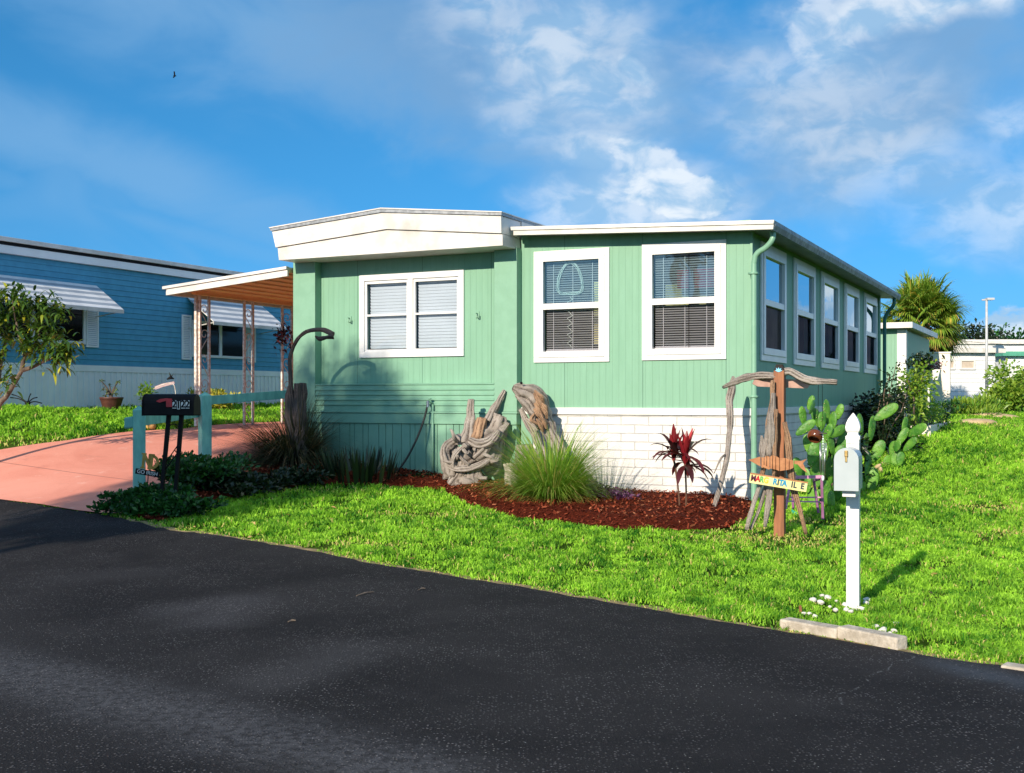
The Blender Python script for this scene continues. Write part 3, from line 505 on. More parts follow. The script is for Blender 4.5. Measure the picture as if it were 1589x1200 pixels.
# ================================================================== GREEN HOUSE
HL = (C0[0], C0[1], 0)
FN = lambda d0=0.: (lambda a, d, z: (a, d + d0, z))              # front wall: a = along, d = inwards
SN = lambda s0=0.: (lambda a, d, z: (s0 - d, a, z))              # right side wall: a = towards the back
def wallgrid(mb, fn, a0, a1, z0, z1, holes=(), rev=.14):
    A = sorted({a0, a1, *[h[0] for h in holes], *[h[1] for h in holes]}); Z = sorted({z0, z1, *[h[2] for h in holes], *[h[3] for h in holes]})
    for i in range(len(A) - 1):
        for j in range(len(Z) - 1):
            ca, cz = (A[i] + A[i + 1]) / 2, (Z[j] + Z[j + 1]) / 2
            if any(h[0] < ca < h[1] and h[2] < cz < h[3] for h in holes): continue
            mb.add([fn(A[i], 0, Z[j]), fn(A[i + 1], 0, Z[j]), fn(A[i + 1], 0, Z[j + 1]), fn(A[i], 0, Z[j + 1])], [(0, 1, 2, 3)])
    for h in holes:
        c = [(h[0], h[2]), (h[1], h[2]), (h[1], h[3]), (h[0], h[3])]
        for k in range(4): p, q = c[k], c[(k + 1) % 4]; mb.add([fn(p[0], 0, p[1]), fn(q[0], 0, q[1]), fn(q[0], rev, q[1]), fn(p[0], rev, p[1])], [(0, 1, 2, 3)])
    return mb
def ring(mb, fn, a0, a1, z0, z1, w, d0, d1, wb=None, wt=None):
    wb = wb or w; wt = wt or w
    mb.box(a0, a1, d0, d1, z0, z0 + wb, fn); mb.box(a0, a1, d0, d1, z1 - wt, z1, fn); mb.box(a0, a0 + w, d0, d1, z0 + wb, z1 - wt, fn); mb.box(a1 - w, a1, d0, d1, z0 + wb, z1 - wt, fn)
def quad(mb, fn, a0, a1, z0, z1, d): mb.add([fn(a0, d, z0), fn(a1, d, z0), fn(a1, d, z1), fn(a0, d, z1)], [(0, 1, 2, 3)])
def slats(mb, fn, a0, a1, z0, z1, d, pitch, tilt, depth=.022):
    z = z0 + pitch
    while z < z1 - .01:
        dz = math.sin(tilt) * depth / 2; dd = math.cos(tilt) * depth / 2
        mb.add([fn(a0, d - dd, z - dz), fn(a1, d - dd, z - dz), fn(a1, d + dd, z + dz), fn(a0, d + dd, z + dz)], [(0, 1, 2, 3)]); z += pitch
def sash_window(par, fn, a0, a1, z0, z1, trim, up, low, blinds=None, topx=0., slope=0., side_=False):
    """double-hung window: outer trim, vinyl frame with meeting rail, two panes, blinds"""
    m = MB(); ring(m, fn, a0, a1, z0, z1, trim, -.028, .0); fr = m.build('window', MT['frame'], par, bevel=.004)
    b0, b1, c0, c1 = a0 + trim, a1 - trim, z0 + trim, z1 - trim; g = .085 if not side_ else .10; m = MB(); ring(m, fn, b0, b1, c0, c1, g, -.044, .03)
    zm = (c0 + c1) / 2 + .0; m.box(b0 + g, b1 - g, -.036, .02, zm - .045, zm + .045, fn); fo = m.build('window_frame', MT['frame'], fr, bevel=.004)
    m = MB(); quad(m, fn, b0 + g - .01, b1 - g + .01, zm + .02, c1 - g + .01, .002); m.build('upper_pane', MT[up], fr, fix=False)
    m = MB(); quad(m, fn, b0 + g - .01, b1 - g + .01, c0 + g - .01, zm - .02, .014); m.build('lower_pane', MT[low], fr, fix=False)
    if blinds:
        m = MB(); slats(m, fn, b0 + g + .01, b1 - g - .01, c0 + g, c1 - g, .075, .034, blinds, .03)
        for k in (.15, .5, .85): x = b0 + g + (b1 - b0 - 2 * g) * k; m.box(x - .003, x + .003, .055, .058, c0 + g, c1 - g, fn)
        m.box(b0 + g, b1 - g, .06, .09, c0 + g, c0 + g + .02, fn); m.build('blinds', MT['blind'], fr, fix=False)
    return fr, (b0 + g - .02, b1 - g + .02, c0 + g - .02, c1 - g + .02)
H = thing('green_house', 'mint green mobile home with white trimmed windows and a white painted block base', 'house', HL, HROT)
# addition: front wall
W2 = (-3.28, -2.07, 2.13, 3.79); W3 = (-1.57, -.34, 2.14, 3.80); g_ = .13
hol = [(w[0] + g_, w[1] - g_, w[2] + g_, w[3] - g_) for w in (W2, W3)]
m = wallgrid(MB(), FN(), -3.50, 0, 1.44, 4.05, hol); m.build('wall', MT['green'], H, fix=False)
m = MB(); m.box(-3.50, .012, -.03, 0.05, 1.36, 1.46, FN()); m.box(.0, .03, .05, 11.23, 1.36, 1.46); m.build('trim_board', MT['white'], H, bevel=.004)
m = MB(); quad(m, FN(), -3.50, 0, -.2, 1.37, 0.001); m.build('block_base', MT['brick'], H, fix=False)
m = MB(); quad(m, SN(0), 0, 11.23, -.2, 1.37, 0.001); m.build('block_base', MT['brick_side'], H, fix=False)
MT['pane_a'] = MT['pane_up']
for w in (W2, W3): sash_window(H, FN(), *w, .075, 'pane_up', 'pane_low', R(-38))
for w, wd in ((W2, -38), (W3, -38)):
    pass
SW = [(.50, 2.06), (2.60, 4.24), (4.76, 6.43), (6.98, 8.64), (9.27, 11.0)]
m = wallgrid(MB(), SN(), 0, 11.23, 1.44, 3.98, [(a + .15, b - .15, 2.13 + .15, 3.82 - .15) for a, b in SW]); m.build('side_wall', MT['green_side'], H, fix=False)
for a, b in SW:
    sash_window(H, SN(), a, b, 2.13, 3.82, .09, 'pane_side', 'pane_low', None, side_=True)
# corner boards
m = MB(); m.box(-.005, .03, -.02, .09, 1.47, 3.93); m.build('corner_board', MT['green_plain'], H, bevel=.003)
m = MB(); m.box(.002, .06, 11.1, 11.26, 0.3, 3.93); m.build('corner_board', MT['green_plain'], H, bevel=.003)
# interior
m = MB(); m.box(-7.55, -.02, .16, 3.2, 1.45, 3.95); m.build('room', MT['room'], H)
for o in list(COL.objects):
    if o.name == 'room':
        # open the front side so that the room is seen through the windows
        b = bmesh.new(); b.from_mesh(o.data); dl = [f for f in b.faces if abs(f.calc_center_median().y - .16) < .01]; bmesh.ops.delete(b, geom=dl, context='FACES_ONLY'); bmesh.ops.reverse_faces(b, faces=b.faces); b.to_mesh(o.data); b.free()
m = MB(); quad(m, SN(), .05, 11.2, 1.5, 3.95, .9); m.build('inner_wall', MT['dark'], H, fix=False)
# things seen behind the glass of the two windows: curtains and cards as parts of the room
m = MB(); m.box(-1.40, -.78, .5, .52, 2.95, 3.25, FN()); m.build('cream_shade', MT['signy'], H)
m = MB(); m.box(-1.15, -.58, .3, .31, 3.18, 3.46, FN()); m.build('red_banner', mat('red_cloth', (.5, .05, .08), None, 5, .8), H)
m = MB(); m.box(-2.5, -2.28, .45, .47, 2.4, 3.35, FN()); m.build('cream_shade', MT['signy'], H)
# small coils of string lights hanging in the left window
m = MB(); rg = np.random.RandomState(4)
for k in range(4): m.tube([( -2.72 + .22 * math.cos(a) * (1 - .06 * k) + rg.randn() * .004, .05, 3.32 + .25 * math.sin(a) * (1 - .05 * k) - .06 * math.cos(2 * a) + rg.randn() * .004) for a in np.linspace(0, 6.28, 40)], .004, 5)
m.tube([(-2.72 + .05 * math.sin(k * 2.1), .05, 3.1 - k * .04) for k in range(20)], .006, 5); m.build('string_lights', mat('pale_cord', (.7, .8, .75), None, 5, .5), H, sm=True)
# left section -----------------------------------------------------
PW = (-6.39, -4.47, 2.25, 3.58)
m = wallgrid(MB(), FN(), -7.16, -3.87, 1.80, 3.85, [(PW[0] + .09, PW[1] - .09, PW[2] + .09, PW[3] - .09)]); m.build('wall', MT['green'], H, fix=False)
m = MB(); m.box(-7.60, -7.16, -.17, .3, 1.395, 3.85); m.build('pilaster', MT['green_plain'], H, bevel=.004)
m = MB(); m.box(-3.87, -3.49, -.17, .3, 1.395, 3.85); m.build('pilaster', MT['green_plain'], H, bevel=.004)
m = MB(); m.add([(-7.60, .3, .2), (-7.60, 11.2, .2), (-7.60, 11.2, 3.9), (-7.60, .3, 3.9)], [(0, 1, 2, 3)]); m.build('left_wall', MT['green_side'], H, fix=False)
m = MB(); m.add([(-7.60, 11.2, .2), (0, 11.2, .2), (0, 11.2, 3.9), (-7.60, 11.2, 3.9)], [(0, 1, 2, 3)]); m.build('back_wall', MT['green_plain'], H, fix=False)
# ribbed panel: horizontal beads
prof = [(0, 1.395), (-.155, 1.395)]
for z_ in (1.50, 1.58, 1.66, 1.74): prof += [(-.155, z_ - .025), (-.172, z_ - .012), (-.172, z_ + .012), (-.155, z_ + .02)]
prof += [(-.155, 1.80), (-.175, 1.81), (-.175, 1.825), (0, 1.835)]
m = MB(); m.prism([(d, z_) for d, z_ in prof], -7.158, -3.872, lambda a, d, z: (d, a, z)); m.build('ribbed_panel', MT['green_rib'], H)
m = MB(); m.box(-7.62, -3.47, -.20, .05, 1.365, 1.393); m.box(-7.60, -3.49, -.18, .05, 1.20, 1.362); m.build('ledge', MT['green_rib'], H, bevel=.006)
# skirting boards of uneven width with gaps between them
m = MB(); x = -7.59; rg = np.random.RandomState(8)
while x < -3.5:
    w = rg.choice([.09, .13, .2, .1, .16]); x1 = min(x + w, -3.5); m.box(x + .004, x1 - .004, -.15 - rg.rand() * .004, -.10, .0, 1.198); x = x1
m.build('skirting', MT['green_rib'], H, bevel=.003)
m = MB(); m.box(-7.59, -3.5, -.09, -.05, 0, 1.19); m.box(-3.49, -3.3, -.03, .02, .0, 1.36); m.build('skirting_backing', MT['green_plain'], H)
# picture window
m = MB(); ring(m, FN(), PW[0], PW[1], PW[2], PW[3], .095, -.035, 0.03); fr = m.build('window', MT['frame'], H, bevel=.004)
m = MB(); am = (PW[0] + PW[1]) / 2
m.box(am - .045, am + .045, -.034, .03, PW[2] + .095, PW[3] - .095)
for a0, a1 in ((PW[0] + .095, am - .045), (am + .045, PW[1] - .095)):
    ring(m, FN(), a0, a1, PW[2] + .095, PW[3] - .095, .035, -.01, .03, wt=.05); zm = 2.93; m.box(a0 + .035, a1 - .035, -.005, .03, zm - .016, zm + .016)
m.build('window_frame', MT['frame'], fr, bevel=.003)
m = MB(); quad(m, FN(), PW[0] + .1, PW[1] - .1, PW[2] + .1, PW[3] - .1, .022); m.build('pane', MT['pane'], fr, fix=False)
m = MB()
for a0, a1 in ((PW[0] + .14, am - .08), (am + .08, PW[1] - .14)): slats(m, FN(), a0, a1, PW[2] + .12, PW[3] - .15, .09, .05, R(-62), .05)
m.build('blinds', MT['blind'], fr, fix=False)
for hx in (-6.59, -4.24):
    m = MB(); m.box(hx - .03, hx + .03, -.012, 0, 2.83, 2.93); m.tube([(hx, -.01, 2.9), (hx, -.07, 2.9), (hx + .02, -.08, 2.84), (hx + .04, -.06, 2.83), (hx + .04, -.05, 2.88)], .009, 6); m.build('hook', MT['green_plain'], H)
# roofs ------------------------------------------------------------
def fl(p, d): return [(a, z) for a, z in p]
m = MB(); m.prism([(-7.56, 3.83), (-3.51, 3.83), (-3.515, 4.0), (-5.5, 4.19), (-7.585, 4.03)], -.60, .02, FN()); m.build('fascia', MT['white_metal'], H, bevel=.004)
m = MB(); m.prism([(-7.60, 4.035), (-5.5, 4.195), (-3.515, 4.005), (-3.52, 4.26), (-5.57, 4.455), (-7.67, 4.30)], -.635, .02, FN()); m.build('fascia', MT['white_metal'], H, bevel=.004)
m = MB(); m.prism([(-7.68, 4.302), (-5.57, 4.457), (-3.50, 4.262), (-3.50, 4.30), (-5.57, 4.505), (-7.70, 4.345)], -.66, 11.6, FN()); m.build('roof', MT['flash'], H)
m = MB(); m.prism([(-7.69, 4.347), (-5.57, 4.507), (-3.49, 4.302), (-3.49, 4.318), (-5.57, 4.525), (-7.71, 4.362)], -.672, 11.6, FN()); m.build('roof_edge', MT['white_metal'], H)
m = MB(); m.box(-7.55, -3.55, .025, .10, 3.80, 4.26); m.box(-7.66, -7.60, .1, 11.4, 3.83, 4.29); m.box(-3.55, -3.50, .03, 11.4, 3.9, 4.27); m.build('fascia', MT['white_metal'], H)
# addition roof: slopes down to the right
zt = lambda s: 4.135 + (s + 3.5) / 3.9 * -.165
m = MB(); m.prism([(-3.46, zt(-3.46) - .125), (.39, zt(.39) - .125), (.40, zt(.4) - .05), (-3.46, zt(-3.46) - .05)], -.35, -.31, FN())
m.prism([(-3.49, zt(-3.49) - .055), (.40, zt(.40) - .055), (.41, zt(.41)), (-3.50, zt(-3.5))], -.37, -.31, FN()); m.build('gutter', MT['white_metal'], H, bevel=.005)
m = MB(); m.prism([(-3.48, zt(-3.48) - .045), (.385, zt(.385) - .045), (.385, zt(.385) - .01), (-3.48, zt(-3.48) - .01)], -.305, 11.85, FN()); m.build('roof', MT['roof'], H)
m = MB(); m.prism([(-3.40, zt(-3.4) - .10), (.33, zt(.33) - .10), (.33, zt(.33) - .05), (-3.40, zt(-3.4) - .05)], -.305, 11.80, FN()); m.build('soffit', MT['soffit'], H)
m = MB(); z1 = zt(.40); m.prism([(.34, z1 - .13), (.385, z1 - .13), (.41, z1 - .06), (.41, z1 - .004), (.40, z1 - .004), (.34, z1 - .09)], -.305, 11.88, FN()); m.build('side_gutter', MT['fascia_side'], H)
# downspouts
def pipe(pts, r=.035): m = MB(); m.tube(smooth(pts, 6), r, 10); return m
m = pipe([(.33, -.12, 3.86), (.33, -.14, 3.74), (.24, -.13, 3.64), (.12, -.11, 3.57), (.075, -.10, 3.46), (.07, -.10, 3.2), (.07, -.10, 1.5), (.07, -.10, .25), (.10, -.22, .17)], .04)
for z_ in (3.3, 1.62): m.box(.0, .12, -.145, -.02, z_ - .015, z_ + .015)
m.build('downspout', MT['green_rib'], H, sm=True)
m = pipe([(.33, 11.4, 3.85), (.32, 11.4, 3.7), (.2, 11.42, 3.55), (.13, 11.42, 3.4), (.12, 11.42, 3.0), (.12, 11.42, .6)], .04); m.build('downspout', mat('teal_pipe', (.05, .2, .16), None, 5, .5), H, sm=True)
# water pipe by the hose
sp = front(671, 624, -.2); m = MB(); m.tube([(sp[0], -.19, .2), (sp[0], -.19, sp[1] - .03)], .018, 8); m.tube([(sp[0], -.19, sp[1] - .03), (sp[0] - .02, -.25, sp[1] + .01), (sp[0] - .07, -.27, sp[1] - .02)], .018, 8); m.ball((sp[0] - .02, -.25, sp[1] + .05), (.03, .03, .012)); m.build('water_pipe', MT['green_rib'], H, sm=True)

# ================================================================== CARPORT
CP = thing('carport', 'flat carport roof with ornamental white iron posts on the left of the green house', 'carport', (*hw(-9, 1), 1.13), HROT)
def H2W(fnlocal):
    return lambda a, d, z: tuple(hw(*fnlocal(a, d, z)[:2])) + (z,)
HW = lambda x, y, z: (*hw(x, y), z)
cz = lambda s: 3.55 + (s + 10.25) / 2.75 * .225
def hprism(pts, y0, y1): m = MB(); m.prism(pts, y0, y1, lambda a, d, z: HW(a, d, z)); return m
hprism([(-10.22, cz(-10.22) - .16), (-7.62, cz(-7.62) - .16), (-7.62, cz(-7.62) - .055), (-10.22, cz(-10.22) - .055)], -.30, -.26).build('fascia', MT['white_metal'], CP, bevel=.004)
hprism([(-10.29, cz(-10.29) - .05), (-7.62, cz(-7.62) - .05), (-7.62, cz(-7.62)), (-10.29, cz(-10.29))], -.33, -.25).build('drip_edge', MT['white_metal'], CP, bevel=.004)
hprism([(-10.27, cz(-10.27) - .045), (-7.62, cz(-7.62) - .045), (-7.62, cz(-7.62) - .01), (-10.27, cz(-10.27) - .01)], -.25, 10.8).build('roof', MT['roof'], CP)
pp = []
s_ = -10.2
while s_ < -7.63: e_ = min(s_ + .3, -7.63); pp += [(s_, cz(s_) - .07), (e_ - .03, cz(e_) - .07), (e_ - .02, cz(e_) - .095), (e_ - .005, cz(e_) - .095)]; s_ += .3
pp += [(-7.63, cz(-7.63) - .05), (-10.2, cz(-10.2) - .05)]
hprism(pp, -.25, 10.7).build('ceiling', MT['beige'], CP)
hprism([(-10.27, cz(-10.27) - .15), (-10.22, cz(-10.22) - .15), (-10.22, cz(-10.22) - .05), (-10.27, cz(-10.27) - .05)], -.255, 10.8).build('side_edge', MT['white_metal'], CP)
hprism([(-10.10, 3.44), (-10.0, 3.44), (-10.0, 3.50), (-10.10, 3.50)], .2, 10.5).build('beam', MT['beige'], CP)
def iron_post(y0, y1, dbl=False):
    z0, z1 = 1.10, 3.44; m = MB()
    for y in (y0, y1): m.box(-10.07, -10.03, y - .02, y + .02, z0, z1, HW)
    if dbl: m.box(-10.12, -10.07, y0 - .07, y0 + .0, z0, z1, HW)
    o = m.build('post', MT['scroll'], CP); m = MB(); w = y1 - y0; ym = (y0 + y1) / 2
    for k, zc in enumerate(np.linspace(z0 + .3, z1 - .25, 5)):
        sg = 1 if k % 2 else -1
        pts = [HW(-10.05, ym + sg * w * .42 * math.cos(a) * (1 - a / 9), zc + .1 * math.sin(a) * (1 - a / 9) + a * .0) for a in np.linspace(0, 6.5, 18)]; m.tube(pts, .008, 5)
        m.tube([HW(-10.05, y0, zc - .32), HW(-10.05, ym, zc - .16), HW(-10.05, y1, zc - .02)] if k % 2 else [HW(-10.05, y1, zc - .32), HW(-10.05, ym, zc - .16), HW(-10.05, y0, zc - .02)], .008, 5)
    m.build('scrollwork', MT['scroll'], o, sm=True)
iron_post(.36, .60, True); iron_post(1.58, 1.83); iron_post(2.73, 3.04); iron_post(6.6, 6.9); iron_post(9.9, 10.2)
rebase(CP)

# ================================================================== BLUE HOUSE (left)
BS = -14.27
BL = thing('blue_house', 'blue lap sided mobile home with pale corrugated skirting and white awnings', 'house', (*hw(BS, 3), 1.35), HROT)
WR = lambda a, d, z: HW(BS - d, a, z)          # its right wall; a = towards the back, d = inwards
b0, b1 = -4.0, 14.0
prof = [(0.0, 2.28)]; z_ = 2.28
while z_ < 4.30: prof += [(-.016, z_), (-.002, min(z_ + .112, 4.34)), ]; z_ += .115
prof += [(.1, 4.34), (.1, 2.28)]
m = MB(); m.prism([(d, z) for d, z in prof], b0, b1, lambda a, d, z: HW(BS - a, d, z)); m.build('wall', MT['blue'], BL)
m = MB(); m.box(BS - 4.2, BS - .1, b0, b1, 2.2, 4.36, HW); m.build('wall', MT['blue'], BL)
m = MB(); m.box(b0, b1, -.022, .02, 2.15, 2.279, WR); m.build('trim_board', MT['bluewhite'], BL)
m = MB(); x = b0; rg = np.random.RandomState(2)
while x < b1: m.box(x, x + .10, .0, .03, 1.0, 2.149, WR); m.box(x + .10, x + .15, -.018, .028, 1.0, 2.148, WR); x += .15
m.build('skirting', MT['bluewhite'], BL)
m = MB(); m.box(b0 - .1, b1, -.10, .0, 4.345, 4.50, WR); m.build('fascia', MT['bluewhite'], BL, bevel=.004)
m = MB(); m.box(b0 - .1, b1, -.11, .02, 4.503, 4.56, WR); m.build('fascia', MT['black'], BL)
m = MB(); m.box(b0 - .15, b1, -.15, .05, 4.563, 4.65, WR); m.build('roof_edge', MT['white_metal'], BL, bevel=.004)
m = MB(); m.prism([(BS + .12, 4.60), (BS - 2.2, 4.78), (BS - 4.4, 4.60), (BS - 4.4, 4.4), (BS + .0, 4.4)], b0 - .1, b1, lambda a, d, z: HW(a, d, z)); m.build('roof', MT['roof'], BL)
def blue_window(a0, a1, z0, z1, split):
    m = MB(); ring(m, WR, a0, a1, z0, z1, .06, -.05, -.017); 
    for x in split: m.box(x - .045, x + .045, -.05, -.017, z0 + .06, z1 - .06, WR)
    o = m.build('window', MT['bluewhite'], BL, bevel=.003); m = MB(); quad(m, WR, a0 + .05, a1 - .05, z0 + .05, z1 - .05, -.022); m.build('pane', MT['blackglass'], o, fix=False)
mm, tt, bb = new_mat('black_glass'); bb.inputs['Base Color'].default_value = (.006, .006, .008, 1); bb.inputs['Roughness'].default_value = .08; bb.inputs['Specular IOR Level'].default_value = .3; MT['blackglass'] = mm
def shutter(a0, a1, z0, z1):
    m = MB(); ring(m, WR, a0, a1, z0, z1, .04, -.045, -.017); z = z0 + .05
    while z < z1 - .06: m.prism([(-.02, z), (-.042, z), (-.022, z + .035)], a0 + .04, a1 - .04, lambda d, a, zz: WR(a, d, zz)); z += .04
    m.build('shutter', MT['bluewhite'], BL)
def awning(a0, a1, zt_, zb, out):
    n = 9; o = None; m1, m2 = MB(), MB()
    for k in range(n):
        f0, f1 = k / n, (k + 1) / n; A = lambda f, a, h=0.: WR(a, -.03 - out * f, zt_ + (zb - zt_) * f + h)
        (m1 if k % 2 == 0 else m2).hexa([A(f0, a0), A(f0, a1), A(f1, a1), A(f1, a0), A(f0, a0, .014), A(f0, a1, .014), A(f1, a1, .014), A(f1, a0, .014)])
    rt = m1.build('awning', MT['awning'], BL); m2.build('awning_shadow_strip', MT['awning_shadow_strip'], rt)  # darker strips colour in the shadow bands across the awning
    m = MB(); m.box(a0, a1, -.045 - out, -.03 - out, zb - .07, zb + .005, WR)
    for a in (a0 + .02, a1 - .02): m.tube([WR(a, -.03, zt_ - .02), WR(a, -.03 - out, zb)], .012, 5); m.tube([WR(a, -.03, zb - .12), WR(a, -.03 - out, zb - .02)], .012, 5)
    m.build('awning_frame', MT['white_metal'], rt)
blue_window(-.9, 1.68, 2.70, 3.50, [.35]); shutter(1.70, 2.03, 2.65, 3.60); awning(-1.6, 1.98, 3.92, 3.40, .75)
blue_window(4.84, 6.76, 2.55, 3.40, [5.82]); shutter(4.51, 4.82, 2.48, 3.50); shutter(6.80, 7.12, 2.48, 3.50); awning(4.70, 7.35, 3.90, 3.33, .75)
rebase(BL)

# ================================================================== SHED, CREAM WALL, PLANTER, FAR BUILDINGS
st = 18.3; ss = front(1405, 520, st)[0]; se = side(1442, 520, ss)[0]; gz_s = gh(hw(ss, st)) - .1
SH = thing('garden_shed', 'small mint green shed with white corner boards behind the house', 'shed', (*hw(-1, st), gz_s + .1), HROT)
sz = EZ + (HY - 510) * hw(ss, st)[1] / F
m = MB(); wallgrid(m, H2W(FN(st)), ss - 2.8, ss, gz_s, sz); m.build('wall', MT['green'], SH, fix=False)
m = MB(); wallgrid(m, H2W(SN(ss)), st, se, gz_s, sz - .05, [(st + (se - st) * .55, st + (se - st) * .75, sz - 1.55, sz - .75)]); m.build('side_wall', MT['green_side'], SH, fix=False)
m = MB(); m.box(ss - .22, ss + .025, st - .03, st + .2, gz_s, sz - .03, HW); m.build('corner_board', MT['white'], SH)
m = MB(); m.prism([(ss - 2.9, sz + .0), (ss + .23, sz - .0), (ss + .23, sz + .16), (ss - 2.9, sz + .16)], st - .35, st - .3, lambda a, d, z: HW(a, d, z)); m.prism([(ss + .18, sz - .0), (ss + .23, sz - .0), (ss + .23, sz + .16), (ss + .18, sz + .16)], st - .298, se + .3, lambda a, d, z: HW(a, d, z)); m.build('fascia', MT['white_metal'], SH)
m = MB(); m.box(ss - 2.9, ss + .178, st - .298, se + .3, sz + .05, sz + .14, HW); m.build('roof', MT['roof'], SH)
m = MB(); ring(m, H2W(SN(ss)), st + (se - st) * .52, st + (se - st) * .78, sz - 1.6, sz - .7, .09, -.03, 0); o = m.build('window', MT['white'], SH); m = MB(); quad(m, H2W(SN(ss)), st + (se - st) * .55, st + (se - st) * .75, sz - 1.55, sz - .75, .03); m.build('pane', MT['blackglass'], o, fix=False)
rebase(SH)
ws0 = side(1442, 600, ss)[0] + .05
k0, _ = front(1440, 600, ws0); k1, _ = front(1474.5, 600, ws0); wz0 = gh(hw(k1, ws0)) - .1; wz1 = EZ + (HY - 546) * hw(k1, ws0)[1] / F
PWL = thing('privacy_wall', 'tall narrow cream wall panel standing at the far end of the shed', 'wall', (*hw(k1, ws0), wz0), HROT)
m = MB(); m.box(k0 - .1, k1, ws0, ws0 + .14, wz0, wz1 - .05, HW); m.build('panel', MT['peach'], PWL, bevel=.01); m = MB(); m.box(k0 - .12, k1 + .03, ws0 - .03, ws0 + .17, wz1 - .048, wz1, HW); m.build('cap', MT['white'], PWL, bevel=.006); rebase(PWL)
# raised planter in front of the cream wall
pY = float(on(1444, 680)[1]); pa = at(1444, 678, pY); ps, pt = (pa[:2] - C0) @ U, (pa[:2] - C0) @ V; pzt = EZ + (HY - 661) * pY / F; pe = side(1476.5, 670, ps)[0]
PL = thing('raised_planter', 'white block planter box full of green plants beside the shed', 'planter', pa, HROT)
m = MB(); wb = front(1413, 670, pt)[0]; ring(m, lambda a, d, z: HW(a, z, d), wb, ps, pt, pe, .12, pa[2] - .25, pzt); m.build('box', MT['peach'], PL, bevel=.01)
m = MB(); m.box(wb + .12, ps - .12, pt + .12, pe - .12, pa[2] - .1, pzt - .05, HW); m.build('soil', MT['bark'], PL); rebase(PL)
def clump(name, label, cat, c, r, n, L, W, m, group=None, seed=0, parent=None, up=.4, droop=.25, lumps=9, part='foliage', stems=True, root=None):
    """bushy plant: leaves in uneven lumps through its volume, with stems"""
    rng = np.random.RandomState(seed); c = np.array(c, float); r = np.array(r, float)
    T = root or (thing(name, label, cat, c, 0, group)); cen = rng.randn(lumps, 3) * .42 * r + [0, 0, r[2]]; cen[:, 2] = np.abs(cen[:, 2]); sz_ = .25 + .35 * rng.rand(lumps)
    k = rng.randint(0, lumps, n); o = rng.randn(n, 3); o = unit(o) * (rng.rand(n, 1) ** .5); p = cen[k] + o * sz_[k][:, None] * r; p[:, 2] = np.abs(p[:, 2])
    d = unit(o + rng.randn(n, 3) * .5 + [0, 0, up]); leaves(part, p + (c if root else 0), d, L, W, m, T, seed, droop)
    if stems:
        mb = MB()
        for q in cen: mb.tube(smooth([(q[0] * .1, q[1] * .1, -.05), q * [.5, .5, .5] + rng.randn(3) * .03 * r, q], 4), [.02 * r[2] + .004, .004], 6)
        o_ = mb.build('stem', MT['bark'], T)
        if root: pass
    return T
for k, (x, y, rr, mm_, nn) in enumerate([(1425, 665, .42, 'bright', 500), (1440, 655, .4, 'bright', 450), (1462, 650, .45, 'cover', 420)]):
    p = at(x, 664, pY + .8 + k * .9); p[2] = pzt - .05
    clump('planter_plant', ['feathery bright green plant at the near end of the white planter', 'round leafy green plant in the middle of the white planter', 'darker bushy plant at the far end of the white planter'][k], 'plant', p, (rr, rr, .36), nn, .12, .035, LM[mm_], 'plants in the white planter', 60 + k)
# wall box of dark flowers
p = at(1441, 590, hw(ss, se)[1] - 2.2); wp = thing('wall_planter', 'white hanging box of dark flowers against the cream wall', 'planter', p, HROT)
m = MB(); m.prism([(-.28, 0), (.28, 0), (.36, .32), (-.36, .32)], -.2, .2, lambda a, d, z: (a, d, z)); m.box(-.03, .03, -.03, .03, -.9, .0); m.build('box', MT['white'], wp, bevel=.01)
rng = np.random.RandomState(4); leaves('flowers', rng.randn(420, 3) * [.17, .12, .10] + [0, 0, .42], rng.randn(420, 3) + [0, 0, .6], .1, .05, LM['bougain'], wp, 4)
# far white homes
def far_home(name, label, px0, px1, ptop, pbase, Y, deep, mats, winpx=None, rz=HROT, ang=0):
    a = at(px0, pbase, Y); b = at(px1, pbase, Y); zt_ = at(px1, ptop, Y)[2]; w = b[0] - a[0]; T = thing(name, label, 'house', (b[0], Y, b[2]), R(ang)); h = zt_ - b[2]
    prof = [(0, -.3)]; z = 0.
    while z < h - .05: prof += [(-.03, z), (-.005, min(z + .19, h))]; z += .2
    prof += [(.1, h), (.1, -.3)]
    m = MB(); m.prism(prof, -w, 0, lambda d, a_, z: (a_, d, z)); m.build('wall', mats[0], T)
    m = MB(); m.box(-w, -.005, .1, deep, -.3, h); m.build('side_wall', mats[1], T)
    m = MB(); m.box(-w - .3, .35, -.3, deep + .3, h, h + .22); m.build('fascia', mats[2], T); m = MB(); m.box(-w - .25, .3, -.25, deep + .2, h + .221, h + .34); m.build('roof', MT['roof'], T)
    if winpx:
        for (x0, x1, y0, y1) in winpx:
            q0 = at(x0, y1, Y); q1 = at(x1, y0, Y); m = MB(); ring(m, lambda a_, d, z: (a_, d, z), q0[0] - b[0], q1[0] - b[0], q0[2] - b[2], q1[2] - b[2], .08, -.08, -.03); o = m.build('window', MT['white'], T); m = MB(); quad(m, lambda a_, d, z: (a_, d, z), q0[0] - b[0], q1[0] - b[0], q0[2] - b[2], q1[2] - b[2], -.035); m.build('pane', MT['tanb'], o, fix=False)
    return T
paleb = mat('pale_siding', (.74, .76, .78), (.68, .7, .72), 2, .6)
far_home('white_house', 'white lap sided mobile home with a tan window across the far lawn', 1455, 1544, 548, 628, 52, 16, (paleb, paleb, MT['white_metal']), [(1486, 1511, 558, 574), (1462, 1478, 558, 574)], ang=6)
far_home('white_house', 'low white home with a green roof edge at the right edge of the photo', 1560, 1640, 553, 632, 56, 8, (paleb, paleb, MT['greenf']), [(1575, 1640, 573, 592)], ang=2)
